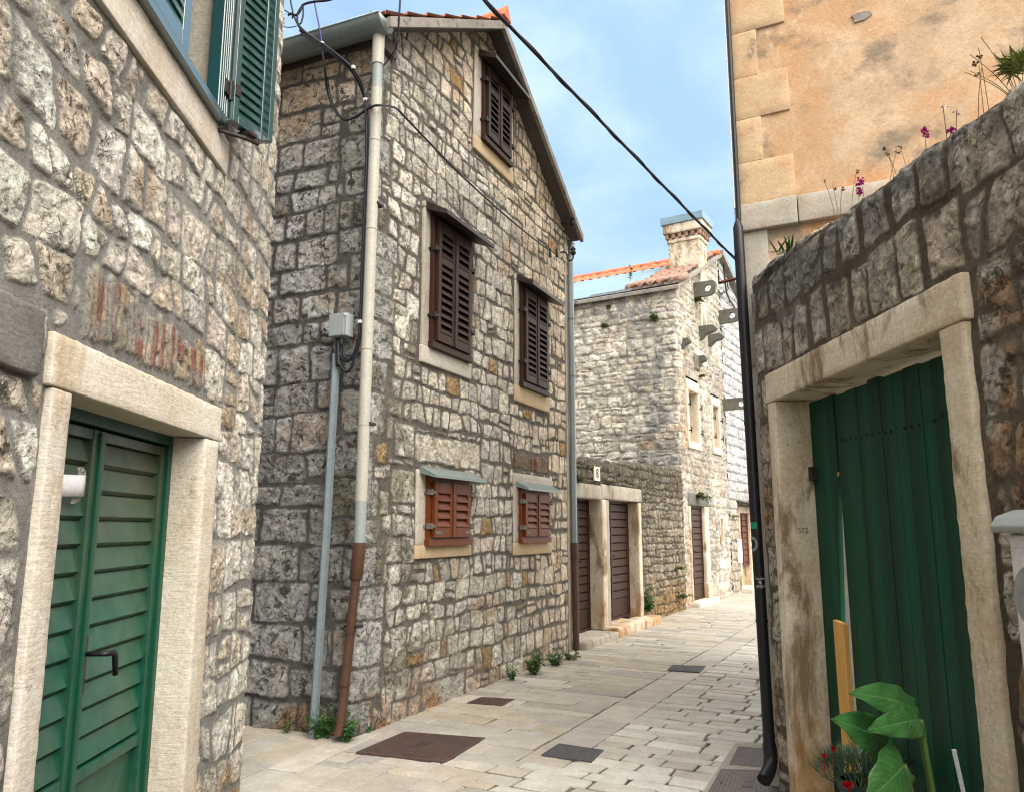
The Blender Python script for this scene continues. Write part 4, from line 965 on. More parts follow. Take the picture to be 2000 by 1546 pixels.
# chimney, standing on the roof slope about two metres back from the side wall
def _on(fr, px, py, off):
    a = (px - 1000) / 1500; q = (773 - py) / 1500; r_ = np.array([a, math.cos(PITCH) - q * math.sin(PITCH), math.sin(PITCH) + q * math.cos(PITCH)]); c = np.array([0, 0, 1.55])
    return c + r_ * ((np.dot(fr.o - c, fr.n) + off) / np.dot(r_, fr.n))
CB = -1.75
ca_ = _on(FS, 1306, 480, CB); cb_ = _on(FS, 1366, 480, CB); wa = np.dot(ca_ - FS.o, FS.d); wb = np.dot(cb_ - FS.o, FS.d); ztop = _on(FS, 1330, 424, CB)[2]
FC = Fr(FS.p((wa + wb) / 2, CB, 0)[:2], -TLd); hw = (wb - wa) / 2; dz_ = ztop - 8.17
b = MB(); b.rough(FC, -hw, hw, -.55, 0, 6.9, 7.70 + dz_, .035, .02, .09, 1); ch = b.build('chimney', M['dressed_worn'], tall, smooth=True)
b = MB(); b.rough(FC, -hw - .03, hw + .03, -.58, .03, 7.56 + dz_, 7.64 + dz_, .05, .012, .02, 2); b.build('chimney_band', M['dressed_worn'], ch, smooth=True)
b = MB(); b.rough(FC, -hw - .10, hw + .10, -.65, .09, 7.78 + dz_, 8.02 + dz_, .05, .015, .02, 3); b.build('chimney_head', M['dressed_worn'], ch, smooth=True)
b = MB(); b.rough(FC, -hw + .02, hw - .02, -.53, -.02, 7.62 + dz_, 7.80 + dz_, .06, .01, .01, 30); b.build('chimney_neck', M['tile_old'], ch, smooth=True)
b = MB()
for i in range(6):
    u = -hw - .02 + i * (2 * hw + .04) / 5; b.cut(); b.rough(FC, u - .04, u + .04, -.06, .06, 7.66 + dz_, 7.79 + dz_, .03, .01, .01, i)
for i in range(4):
    o = -.12 - i * .14; b.cut(); b.rough(FC, hw - .04, hw + .07, o - .07, o, 7.66 + dz_, 7.79 + dz_, .03, .01, .01, i + 9)
b.build('corbel_brick', M['tile_old'], ch, smooth=True)
b = MB(); b.box(FC, -hw - .14, hw + .14, -.69, .13, 8.0 + dz_, 8.18 + dz_); b.build('chimney_cap', M['blue_flashing'], ch, bevel=.006)
# blocked windows on the street side
def blocked(fr, u0, u1, z0, z1, jw, lt, sl, mat, parent, sh=.6):
    b = MB(); b.rough(fr, u0 - jw, u0, -.25, .03, z0, z1, .06, .012, .012, 3); b.cut(); b.rough(fr, u1, u1 + jw, -.25, .03, z0, z1, .06, .012, .012, 4)
    q = MB(); q.box(fr, u0 - .02, u1 + .02, -.25, -.16, z0 - .02, z1 + .02); win = q.build('blocked_window', M[mat], parent)
    b.build('jamb', M['dressed'], win, smooth=True)
    b = MB(); b.rough(fr, u0 - jw, u1 + jw, -.25, .035, z1, z1 + lt, .06, .012, .012, 5); b.build('lintel', M['dressed'], win, smooth=True)
    b = MB(); b.rough(fr, u0 - jw, u1 + jw, -.25, .04, z0 - sl, z0, .06, .012, .012, 6); b.build('sill', M['dressed'], win, smooth=True)
    b = MB()
    for z in (z0 + .22, z1 - .32):
        for u in (u0 - jw * .5, u1 + jw * .5): b.cut(); b.tube([fr.p(u, .02, z), fr.p(u, .09, z)], .014, 6); b.tube([fr.p(u, .085, z - .05), fr.p(u, .085, z + .08)], .013, 6)
    b.build('pintle', M['iron'], win)
    return win
blocked(FT, .60, 1.26, 3.33, 4.42, .12, .22, .15, 'infill', tall)
blocked(FT, 2.38, 2.88, 3.37, 4.34, .10, .2, .16, 'infill_red', tall)
b = MB(); b.rough(FT, 2.58, 2.62, -.2, .02, 1.22, 1.76, .05, .01, .01, 1); b.rough(FT, 2.80, 2.85, -.2, .02, 1.22, 1.76, .05, .01, .01, 2); b.rough(FT, 2.58, 2.85, -.2, .03, 1.17, 1.23, .05, .01, .01, 3); b.rough(FT, 2.58, 2.85, -.2, .03, 1.75, 1.84, .05, .01, .01, 3)
sw = b.build('slit_window', M['dressed_worn'], tall, smooth=True); b = MB(); b.box(FT, 2.6, 2.82, -.2, -.12, 1.2, 1.8); b.build('infill', M['infill'], sw)
# blind niche under the eaves
b = MB(); b.tube([FT.p(1.90, .0, 6.02), FT.p(1.90, .0, 6.72)], [.10, .10], 12); ni = b.build('niche', M['dressed'], tall, smooth=True)
b = MB(); b.rough(FT, 1.68, 1.80, -.1, .05, 6.02, 6.72, .05, .01, .01, 4); b.cut(); b.rough(FT, 2.0, 2.12, -.1, .05, 6.02, 6.72, .05, .01, .01, 5); b.build('niche_jamb', M['dressed'], ni, smooth=True)
# door
b = MB(); b.rough(FT, .36, .46, -.3, .03, .1, 2.0, .06, .015, .015, 1); b.cut(); b.rough(FT, 1.40, 1.68, -.3, .03, .42, 2.0, .06, .015, .02, 2); b.cut(); b.rough(FT, 1.38, 1.72, -.3, .05, .0, .42, .06, .02, .02, 3); b.build('door_jamb', M['dressed_worn'], tall, smooth=True)
b = MB(); b.rough(FT, .30, 1.74, -.3, .04, 2.0, 2.26, .06, .015, .02, 4); b.build('lintel', M['block_grey'], tall, smooth=True)
b = MB(); b.rough(FT, .32, 1.72, -.3, .18, -.05, .10, .06, .02, .02, 5); b.build('step', M['dressed'], tall, smooth=True)
slat_door(FT, .46, 1.42, -.07, .10, 2.0, 'far_door', tall, 12, .72, .26)
b = MB(); b.box(FT, .4, 1.7, -.27, -.3, 0, 2.1); b.build('opening_backing', M['dark_inside'], tall)
# stone brackets: holed consoles and cut corbels
def holed(u, z, L, h, hr, parent, w=.09):
    hc = L - h * .52; N = 28; out = []; inn = []
    for k in range(N):
        a = 2 * pi * k / N; dx, dz = math.cos(a), math.sin(a); ts = []
        if dx < -1e-6: ts.append((-.1 - hc) / dx)
        ts.append(h / 2 / abs(dz) if abs(dz) > 1e-6 else 9)
        t = min(ts)
        if dx > 0: t = min(t, h * .52)
        if dx > 0 and dz > 0: t = min(h * .56 / max(dx, dz), h * .62)
        out.append((hc + t * dx, min(max(t * dz, -h / 2), h / 2))); inn.append((hc + hr * dx, hr * dz))
    b = MB(); V = []
    for uu in (u - w / 2, u + w / 2): V += [FT.p(uu, o, z + q) for o, q in out] + [FT.p(uu, o, z + q) for o, q in inn]
    F = []
    for k in range(N):
        j = (k + 1) % N
        F += [(k, j, N + j, N + k), (2 * N + k, 3 * N + k, 3 * N + j, 2 * N + j), (k, 2 * N + k, 2 * N + j, j), (N + k, N + j, 3 * N + j, 3 * N + k)]
    b.add(V, F); return b.build('holed_bracket', M['block_grey'], parent, bevel=.006)
holed(1.36, 6.78, .50, .34, .075, tall); holed(3.30, 6.62, .52, .34, .075, tall); holed(3.30, 4.46, .60, .28, .075, tall)
def corbel(u, z, L, h, w):
    b = MB(); b.prism([FT.p(u, -.08, z), FT.p(u, L * .8, z), FT.p(u, L, z - h * .3), FT.p(u, L * .85, z - h * .5), FT.p(u, L * .4, z - h * .65), FT.p(u, .05, z - h), FT.p(u, -.08, z - h)], FT.d * w)
    b.build('corbel', M['block_grey'], tall, bevel=.008)
corbel(1.60, 6.02, .40, .30, .16); corbel(2.30, 5.98, .36, .27, .16); corbel(.28, 5.45, .20, .22, .14); corbel(1.42, 5.30, .20, .24, .14)
b = MB(); b.rough(FT, 1.1, 1.5, -.05, .035, 4.95, 5.3, .05, .05, .02, 4); b.build('render_patch', M['block_grey'], tall, smooth=True)

white = thing('stone_house', 'white painted coursed stone house just behind the black downpipe', 'house', FT.p(3.45, 0, 0))
def white_wall():
    us = spacing([(3.42, 6.2, .022), (6.2, 9.5, .08)]); vs = spacing([(-.4, 8.4, .022)])
    st = reserve(course(3.42, 9.6, -.4, 8.5, (.20, .27), (.3, .6), 81, .015, .02, .03, .1), [(4.2, 5.6, -.5, 2.12)])
    U, V, D, HH, ID = raster(us, vs, st, 81, .015, .03, .008, .05, .035, .15)
    m, H = stone_heights(U, V, D, HH, ID, 81, .014, .006, 8); holes = [(4.26, 5.5, -1, 1.98)]
    c = palette(len(st), [(.44, .44, .455), (.39, .39, .405), (.47, .465, .47)], 81, .06)[ID]
    n1 = fbm(U * 2, V * 2, 5, 5); low = sst(2.9, 1.6, V + .8 * (n1 - .5))[..., None]
    c = c * (1 - low) + low * np.array((.38, .335, .27)) * (.7 + .6 * n1)[..., None]
    mort = c * .72
    c = c * m[..., None] + mort * (1 - m[..., None])
    zc = lambda u: 8.26 - .38 * (u - 3.42)
    sheet('wall', FT.pts(U, H, V), keepmask(us, vs, holes, lambda a, bb: bb < zc(a)), np.dstack([c, .2 * np.ones_like(U)]), m, M['rubble_far'], white)
white_wall()
b = MB(); b.prism([FT.p(3.44, .16, 8.24), FT.p(9.6, .16, 5.9), FT.p(9.6, .16, 6.0), FT.p(3.44, .16, 8.38)], -FT.n * 5); b.build('roof', M['concrete'], white)
b = MB(); b.box(FT, 3.5, 9.5, -5, -4.9, 0, 5.8); b.cut(); b.box(FT, 9.4, 9.5, -4.9, -.1, 0, 5.9); b.build('back_wall', M['block_grey'], white)
b = MB(); b.rough(FT, 4.20, 4.32, -.25, .03, .1, 1.92, .06, .012, .012, 1); b.cut(); b.rough(FT, 5.28, 5.6, -.3, .03, .1, 1.92, .06, .012, .012, 2); b.build('door_jamb', M['dressed_worn'], white, smooth=True); b = MB(); b.rough(FT, 4.2, 5.6, -.25, .03, 1.92, 2.08, .06, .012, .012, 3); b.build('lintel', M['dressed_worn'], white, smooth=True)
slat_door(FT, 4.32, 5.30, -.06, .62, 1.93, 'red_far_door', white, 8, 4.72, .05)
b = MB(); b.box(FT, 4.3, 5.3, -.26, -.17, .05, .62); b.build('door_plinth', M['infill'], white)
b = MB(); b.box(FT, 4.25, 5.55, -.27, -.3, 0, 2.0); b.build('opening_backing', M['dark_inside'], white)
b = MB(); b.rough(FT, 4.2, 5.6, -.25, .3, -.05, .13, .06, .03, .03, 5); b.build('step', M['dressed'], white, smooth=True)
b = MB(); b.prism([FT.p(4.1, 0, 2.18), FT.p(4.1, 0, 2.21), FT.p(4.1, .36, 2.12), FT.p(4.1, .36, 2.09)], FT.d * 1.6); b.build('canopy', M['iron'], white)
b = MB(); b.box(FT, 3.92, 4.14, .02, .09, .72, 1.28); mb = b.build('meter_cabinet', M['white_plastic'], None, FT.p(4.03, .05, .7), bevel=.008); tag(mb, 'slim white meter cabinet on the far wall beside the farthest red door', 'meter cabinet')
b = MB(); b.box(FT, 3.95, 4.11, .09, .096, .76, 1.24); b.build('cabinet_door', M['white_plastic'], mb, bevel=.002)

# ================================================================ helpers to find points in the place from the survey of the photograph
_cp, _sp = math.cos(PITCH), math.sin(PITCH)
def ray(px, py):
    a = (px - 1000) / 1500; q = (773 - py) / 1500; return np.array([a, _cp - q * _sp, _sp + q * _cp])
def at(px, py, y):
    r = ray(px, py); return np.array([0, 0, 1.55]) + r * (y / r[1])
def on(fr, px, py, off=0):
    r = ray(px, py); c = np.array([0, 0, 1.55]); t = (np.dot(fr.o - c, fr.n) + off) / np.dot(r, fr.n); return c + t * r
def gnd(px, py, z=0):
    r = ray(px, py); return np.array([0, 0, 1.55]) + r * ((z - 1.55) / r[2])
def curve(P, n=8):
    """Catmull-Rom through points"""
    P = [np.array(p, float) for p in P]; Q = [2 * P[0] - P[1]] + P + [2 * P[-1] - P[-2]]; out = []
    for i in range(1, len(Q) - 2):
        for t in np.linspace(0, 1, n, endpoint=False):
            a, b, c, d = Q[i - 1:i + 3]
            out.append(.5 * (2 * b + (c - a) * t + (2 * a - 5 * b + 4 * c - d) * t * t + (3 * b - a - 3 * c + d) * t ** 3))
    return out + [P[-1]]

# ================================================================ right court wall with the green plank door
RE = (1.549, 4.798, 0); FR_ = Fr(RE, (.0427, -.9991))
rwall = thing('courtyard_wall', 'near stained rubble court wall on the right holding a dark green plank door', 'wall', RE)
def right_wall():
    us = spacing([(-.02, 2.8, .0088), (2.8, 5.5, .06)]); vs = spacing([(-.05, 3.75, .0088)])
    head = []; r = random.Random(5); x = -.08; z0 = 2.50
    for row, (hh, zb) in enumerate(((.31, 2.475), (.28, 2.80))):
        x = -.1 - .1 * row
        while x < 2.1:
            wd = r.uniform(.15, .27); head.append(np.array([(x + .01, zb + r.uniform(0, .02)), (x + wd + r.uniform(-.02, .02), zb + r.uniform(0, .02)), (x + wd + r.uniform(-.03, .03), zb + hh + r.uniform(-.03, .02)), (x + r.uniform(-.02, .03), zb + hh + r.uniform(-.03, .02))])); x += wd + .01
    R = [(.17, 2.13, -.1, 2.475), (-.2, 2.14, 2.46, 3.09)]
    st = reserve(course(-.15, 5.6, -.05, 3.9, (.18, .32), (.16, .34), 41, .05, .06, .15, .2), R) + head
    U, V, D, HH, ID = raster(us, vs, st, 41, .024, .009, .011, .009, .011, .09, .7)
    holes = [(.23, 2.07, -1, 2.43)]
    m, H = stone_heights(U, V, D, HH, ID, 41, .012, .010, 15); H = flatten(U, V, H, holes)
    c = palette(len(st), [(.58, .52, .42), (.64, .59, .50), (.52, .43, .32), (.49, .44, .38), (.66, .62, .55)], 41, .14)[ID]
    n1 = fbm(U * 1.3, V * 1.3, 14, 4); n2 = fbm(U * 4.5, V * 4.5, 19, 4)
    dark = np.clip(sst(2.5, 3.05, V + .5 * (n1 - .5)) * .85 * sst(.36, .54, n2), 0, 1)[..., None]; c = c * (1 - dark) + dark * np.array((.235, .238, .236))
    org = (sst(.56, .64, fbm(U * 3, V * 3, 3, 4)) * (V < 2.4) * .7)[..., None]; c = c * (1 - org) + org * np.array((.36, .19, .07))
    mort = np.array((.27, .22, .165)) * (.5 + .85 * fbm(U * 4, V * 4, 4, 4))[..., None]
    mort = mort * (1 - .35 * sst(2.6, 3.1, V))[..., None]
    mm = np.clip(m - .6 * sst(.5, .66, fbm(U * 3.6, V * 3.6, 8, 4)) * (1 - sst(0, .05, D)), 0, 1)
    c = c * mm[..., None] + mort * (1 - mm[..., None])
    patch = (sst(.66, .70, fbm(U * 2.2 + 3, V * 1.7, 29, 3)) * (V > 2.5))[..., None] * .8; c = c * (1 - patch) + patch * np.array((.36, .34, .31))
    pit = (.8 - .2 * (V > 2.5)) * (.4 + .6 * mm)
    zt = lambda u: 3.20 - .068 * u + .045 * (fbm(u * 2.6, u * 0, 3, 4) - .5) + .02 * (fbm(u * 17, u * 0, 13, 3) - .5)
    sheet('wall', topmap(FR_, zt, .09)(U, H - .022, V), keepmask(us, vs, holes), np.dstack([c, pit]), mm, M['rubble_court'], rwall)
right_wall()
b = MB(); b.box(FR_, -.01, .22, -.5, -.07, 0, 2.98); b.cut(); b.box(FR_, 2.08, 5.5, -.5, -.08, 0, 2.75); b.cut(); b.box(FR_, .22, 2.08, -.5, -.08, 2.42, 2.9); b.build('wall_core', M['block_grey'], rwall)
b = MB(); b.rough(FR_, .185, 2.125, -.30, .012, 2.292, 2.465, .03, .007, .007, 1); b.build('lintel', M['dressed_worn'], rwall, smooth=True)
b = MB(); b.rough(FR_, .19, .305, -.30, .006, -.05, 2.289, .03, .008, .007, 2); b.build('door_jamb', M['dressed_worn'], rwall, smooth=True)
b = MB(); b.rough(FR_, 1.955, 2.105, -.30, .006, -.05, 2.289, .03, .008, .009, 3); b.build('door_jamb', M['dressed_worn'], rwall, smooth=True)
b = MB(); b.rough(FR_, .28, 1.97, -.42, .03, -.05, .10, .06, .02, .02, 4); b.build('step', M['dressed_grey'], rwall, smooth=True)
# planks
b = MB(); r = random.Random(2); x = .30; first = True
while x < 1.97:
    wd = .15 if first else r.uniform(.095, .135)
    x1 = min(x + wd, 1.975); o = -.205 + r.uniform(-.004, .004)
    if first:
        P = [FR_.p(u, oo, z) for z, uu in ((.12, (.30, .475)), (1.05, (.30, .520)), (1.60, (.30, .570)), (1.88, (.30, .608)), (2.28, (.30, .608))) for u in uu for oo in (o - .028, o)]
        F = []
        for k in range(4):
            a = 4 * k; F += [(a, a + 4, a + 5, a + 1), (a + 2, a + 3, a + 7, a + 6), (a + 1, a + 5, a + 7, a + 3), (a, a + 2, a + 6, a + 4)]
        b.add(P, F + [(0, 1, 3, 2), (16, 18, 19, 17)]); x = .612; first = False; continue
    zt = 2.278 + r.uniform(-.012, .006); last = x1 > 1.90
    if last: b.hexa([FR_.p(x + .002, o - .028, .5), FR_.p(x + .03, o - .028, .5), FR_.p(x + .03, o, .5), FR_.p(x + .002, o, .5), FR_.p(x + .002, o - .028, zt), FR_.p(x1, o - .028, zt), FR_.p(x1, o, zt), FR_.p(x + .002, o, zt)])
    else: b.box(FR_, x + .0018, x1 - .0018, o - .028, o, .12 + r.uniform(0, .06), zt)
    x = x1
pd = b.build('plank_door', M['plank_green'], rwall, bevel=.0025)
b = MB(); r = random.Random(14)
for u in np.arange(.66, 1.9, .058):
    for z in (.51, 2.01): b.tube([FR_.p(u + r.uniform(-.008, .008), -.2035, z + r.uniform(-.02, .02) + .0), FR_.p(u, -.2005, z)], .004, 6)
b.build('nail_heads', M['iron'], pd)
b = MB()
for z in (.45, 1.95): b.cut(); b.box(FR_, .31, 1.94, -.275, -.234, z, z + .13)
b.build('door_rail', M['plank_green'], pd)
b = MB(); r = random.Random(6)
for (u, za, zb) in ((1.885, .9, 1.25), (1.90, .8, 1.22), (1.91, .95, 1.3), (1.895, .75, 1.05), (1.92, .85, 1.12), (1.875, 1.0, 1.2)):
    b.hexa([FR_.p(u, -.206, za), FR_.p(u + .009, -.206, za + .03), FR_.p(u + .009, -.198, za + .03), FR_.p(u, -.198, za), FR_.p(u - .004, -.206, zb), FR_.p(u + .012, -.206, zb - .02), FR_.p(u + .012, -.198, zb - .02), FR_.p(u - .004, -.198, zb)])
b.build('bare_wood_patch', gen_mat('bare_grey_wood', (.16, .15, .145), (.10, .08, .075), 30, .8, .4, 60, .002, st=(6, 6, .6)), pd)
b = MB(); b.hexa([FR_.p(.545, -.212, 1.62), FR_.p(.552, -.212, 1.62), FR_.p(.552, -.202, 1.62), FR_.p(.545, -.202, 1.62), FR_.p(.578, -.212, 1.87), FR_.p(.606, -.212, 1.85), FR_.p(.606, -.202, 1.85), FR_.p(.578, -.202, 1.87)]); b.build('broken_splinter', M['new_wood'], pd)
b = MB(); b.box(FR_, .295, .35, -.205, -.17, 1.82, 1.90); b.tube([FR_.p(.285, -.15, 1.81), FR_.p(.285, -.15, 1.92)], .018, 8); b.build('hinge', M['iron'], pd, bevel=.004)
b = MB(); b.box(FR_, 1.88, 2.0, -.40, -.39, 0, .9); b.build('gap_shade_strip', M['dark_inside'], rwall)  # dark strip put behind the rotted door edge as the gap's shade
b = MB(); b.hexa([FR_.p(.50, -.198, .11), FR_.p(.615, -.198, .11), FR_.p(.615, -.172, .11), FR_.p(.50, -.172, .11), FR_.p(.49, -.198, 1.06), FR_.p(.612, -.198, 1.05), FR_.p(.612, -.172, 1.05), FR_.p(.49, -.172, 1.06)])
bd = b.build('wooden_board', M['new_wood'], None, FR_.p(.55, -.18, .1), bevel=.002); tag(bd, 'new yellow pine board propped over the gap in the green plank door', 'board')

# ================================================================ orange plastered house
OC = (1.572, 5.0, 0); FO = Fr(OC, (.892, -.452)); FO2 = Fr(OC, (-.452, -.892))
ora = thing('plastered_house', 'orange plastered house with pale raised quoins behind the right court wall', 'house', OC)
def plaster_wall():
    us = spacing([(.0, 3.2, .03), (3.2, 5.5, .2)]); vs = spacing([(3.3, 6.2, .03), (6.2, 9.0, .3)])
    U, V = np.meshgrid(us, vs); H = .016 * (fbm(U * 3, V * 3, 3, 5) - .5); b = MB(); b.grid(FO.pts(U, H, V)); return b.build('wall', M['plaster'], ora, smooth=True)
plaster_wall()
b = MB(); b.box(FO, .01, 5.5, -5, -.02, 0, 9.0); b.build('house_core', M['dressed_grey'], ora)
b = MB(); b.box(FO, .0, 5.5, -.04, .004, 0, 3.3); b.build('lower_wall', M['jamb_white'], ora)
b = MB(); z = 3.72; k = 0; zs = [3.72, 4.035, 4.357, 4.672, 5.02, 5.35, 5.68, 6.0, 6.33, 6.66, 7.0, 7.33]
for i in range(len(zs) - 1):
    e = .365 if i % 2 == 0 else .172
    b.rough(FO, -.006, e, -.05, .012, zs[i] + (.001 if i else 0), zs[i + 1], .06, .003, .004, i)
b.build('quoins', M['plaster_quoin'], ora, smooth=True)
b = MB(); b.rough(FO, -.03, .372, -.05, .05, 3.53, 3.718, .05, .006, .008, 1); b.cut(); b.rough(FO, .378, 5.4, -.05, .05, 3.53, 3.715, .05, .008, .010, 2); b.build('string_course', M['plaster_pale'], ora, smooth=True)
b = MB(); b.rough(FO, -.002, .17, -.03, .018, 2.6, 3.528, .05, .006, .006, 3); b.build('corner_strip', M['plaster_pale'], ora, smooth=True)
b = MB(); c = on(FO, 1680, 33, .01); uc = np.dot(c - FO.o, FO.d); zc = c[2]
b.prism([FO.p(uc + .055 * (1 + .35 * math.sin(3 * a + 1)) * math.cos(a), .0, zc + .042 * (1 + .3 * math.cos(2 * a)) * math.sin(a)) for a in np.linspace(0, 2 * pi, 15)[:-1]], FO.n * .0125); b.build('bare_patch', M['concrete'], ora)
b = MB(); b.box(FO, -.2, 5.6, -5, .25, 9.0, 9.15); b.build('roof', M['tile'], ora)
# black downpipe in front of the corner
def bp(z): return np.array([1.508 + (3.5 - z) * .0076, 4.86, z])
b = MB(); b.tube([np.array([1.545, 4.955, 9.0]), np.array([1.545, 4.955, 3.62]), bp(3.52), ], .018, 10); b.tube([bp(3.56), bp(3.52), bp(3.3), bp(.34), bp(.30), bp(.26)], [.02, .033, .034, .034, .034, .041], 14)
b.tube(curve([bp(.28), bp(.2) + (0, -.01, 0), bp(.15) + (-.025, -.045, 0), bp(.11) + (-.075, -.10, 0)], 5), .041, 14)
for z in (2.22, 1.0, .34): b.tube([bp(z), bp(z - .02)], .038, 12)
bpipe = b.build('downpipe', M['black_pipe'], ora, auto=.6)
b = MB(); b.tube([np.array([1.524, 4.96, 9.0]), np.array([1.523, 4.96, 3.7])], .005, 6); b.build('white_wire', M['white_plastic'], bpipe)
def wrapstick(z0, z1, a0, a1, mat, nm, r=.0352):
    b = MB(); A = np.linspace(a0, a1, 9); P = np.array([[bp(z) + (r * math.cos(a), r * math.sin(a), 0) for a in A] for z in (z0, z1)]); b.grid(P); return b.build(nm, mat, bpipe, smooth=True)
wrapstick(1.545, 1.585, math.radians(190), math.radians(262), gen_mat('green_tape', (.0, .22, .10), (.0, .18, .08), 20, .5, 0), 'green_tape')
b = MB(); b.grid(np.array([[bp(1.452 + .045 * rr * math.sin(t)) + (.0356 * math.cos(math.radians(205) + .9 * rr * math.cos(t)), .0356 * math.sin(math.radians(205) + .9 * rr * math.cos(t)), 0) for rr in (.62, 1.0)] for t in np.linspace(0, 2 * pi, 25)])); b.build('round_sticker', M['grey_tin'], bpipe)
wrapstick(1.185, 1.255, math.radians(215), math.radians(325), M['black_pipe'], 'sticker', .0352)
b = MB(); r = random.Random(9)
def mark(z, a, dz, da):
    b.grid(np.array([[bp(zz) + (.0358 * math.cos(aa), .0358 * math.sin(aa), 0) for aa in np.linspace(a, a + da, 3)] for zz in (z, z + dz)]))
for zrow in (1.236, 1.192):
    a = math.radians(222)
    while a < math.radians(310):
        mark(zrow, a, .012, .03)
        if r.random() < .6: mark(zrow + .010, a, .0025, .11)
        if r.random() < .5: mark(zrow + (.0 if r.random() < .5 else .005), a, .0025, .10)
        a += .17
for q in (0, 1, 2): mark(1.212 + .006 * q, math.radians(255 - 6 * q), .003, math.radians(16 + 6 * q))
mark(1.253, math.radians(216), .002, math.radians(108)); mark(1.186, math.radians(216), .002, math.radians(108))
b.build('sticker_lettering', M['white_plastic'], bpipe)
b = MB(); e = at(1436, 545, 4.98); f = at(1404, 553, 5.02); b.tube([e + (.06, 0, 0), e, f], .011, 4); b.tube([f, f + (.0, .0, .05)], .006, 6); b.build('iron_bracket', M['rust_iron'], ora)

# ================================================================ paving
SD = unit((.4617, .887)); FP = Fr((.43, 5.93), (.887, -.4617))    # u = across to the right, -o = along the street
def sp(t, s, z): return np.array([.43, 5.93, 0]) + np.array([.887 * t + .4617 * s, -.4617 * t + .887 * s, z])
class Pav:
    def __init__(s): s.v = []; s.f = []; s.c = []
    def stone(s, q, col, gap, dep=.014, top=0, nz=.006, ch=.006):
        """q four corners (ccw) in world xy; an irregular slab with a worn edge"""
        q = [np.array(p[:2], float) for p in q]; cen = sum(q) / 4; ring = []
        for i in range(4):
            a, b = q[i], q[(i + 1) % 4]; L = np.linalg.norm(b - a); n = max(2, int(L / .07)); nn = np.array([-(b - a)[1], (b - a)[0]]) / (L + 1e-9)
            for k in range(n):
                t = k / n; p = a + (b - a) * t + nn * (gap * RNG.uniform(.75, 1.2) + nz * (RNG.random() - .4))
                if k == 0: p = p + (cen - p) / np.linalg.norm(cen - p) * (gap * .8 + ch * .5)
                ring.append(p)
        n = len(ring); k0 = len(s.v); tilt = RNG.uniform(-.012, .012), RNG.uniform(-.012, .012)
        def zz(p): return top + tilt[0] * (p[0] - cen[0]) + tilt[1] * (p[1] - cen[1])
        for p in ring: s.v.append((p[0], p[1], -dep))
        for p in ring: s.v.append((p[0], p[1], zz(p) - ch * .8))
        inner = []
        for p in ring: d = cen - p; d = d / np.linalg.norm(d); pi_ = p + d * ch; inner.append(pi_); s.v.append((pi_[0], pi_[1], zz(pi_)))
        for p in ring: pi_ = p + (cen - p) * .35; s.v.append((pi_[0], pi_[1], zz(pi_) + .0015 + .003 * (RNG.random() - .5)))
        s.v.append((cen[0], cen[1], zz(cen) + .002))
        for l in range(3):
            for i in range(n): s.f.append((k0 + l * n + i, k0 + l * n + (i + 1) % n, k0 + (l + 1) * n + (i + 1) % n, k0 + (l + 1) * n + i))
        for i in range(n): s.f.append((k0 + 3 * n + i, k0 + 3 * n + (i + 1) % n, k0 + 4 * n))
        s.c += [col] * (4 * n + 1)
    def build(s, name, mat):
        me = bpy.data.meshes.new(name); me.from_pydata([tuple(map(float, p)) for p in s.v], [], s.f); me.update()
        a = me.attributes.new('Col', 'FLOAT_COLOR', 'POINT'); a.data.foreach_set('color', np.array([(*c, 1) for c in s.c], np.float32).ravel())
        me.polygons.foreach_set('use_smooth', [True] * len(s.f)); me.set_sharp_from_angle(angle=.5)
        return link(name, me, mat)
slab = Pav(); r = random.Random(12)
def pick(cols, j=.08): c = np.array(r.choice(cols)) * r.gauss(1, j); return tuple(np.clip(c, .05, .8))
TAN = [(.40, .36, .305), (.365, .33, .28), (.42, .385, .33), (.345, .32, .28), (.385, .335, .265), (.31, .29, .26)]
WHITE = [(.50, .475, .42), (.46, .435, .38), (.535, .51, .455), (.42, .39, .335)]
GREY = [(.39, .35, .30), (.43, .385, .33), (.36, .325, .285)]
def wave(t, s): return .03 * math.sin(s * 1.7 + t * .8) + .02 * math.sin(s * .6)
# left footway, smooth slabs laid across the street
s = -.55
while s < 16:
    d = r.uniform(.13, .23) if s > 0 else r.uniform(.22, .34); t = -3.2 - r.uniform(0, .5) if s > 7 else -2.0 - r.uniform(0, .5)
    while t < -.19:
        wd = r.uniform(.38, .85); t1 = t + wd
        if t1 > -.40: t1 = -.175
        jj = [r.uniform(-.012, .012) for _ in range(4)]
        slab.stone([sp(t, s + jj[0], 0), sp(t1, s + jj[1], 0), sp(t1 + jj[2], s + d + jj[1] * .5, 0), sp(t + jj[3], s + d + jj[0] * .5, 0)], pick(TAN), .0018 + .0015 * min(max(s - .5, 0), 2), .009, r.uniform(-.001, .002) * min(1, max(.2, s)), .003, .004)
        t = t1
    s += d
# drainage strip of grey slabs
s = -.62
while s < 16:
    d = r.uniform(.28, .62); slab.stone([sp(-.17, s, 0), sp(.16, s, 0), sp(.16, s + d, 0), sp(-.17, s + d, 0)], pick(GREY), .003, .012, -.004, .002, .004); s += d
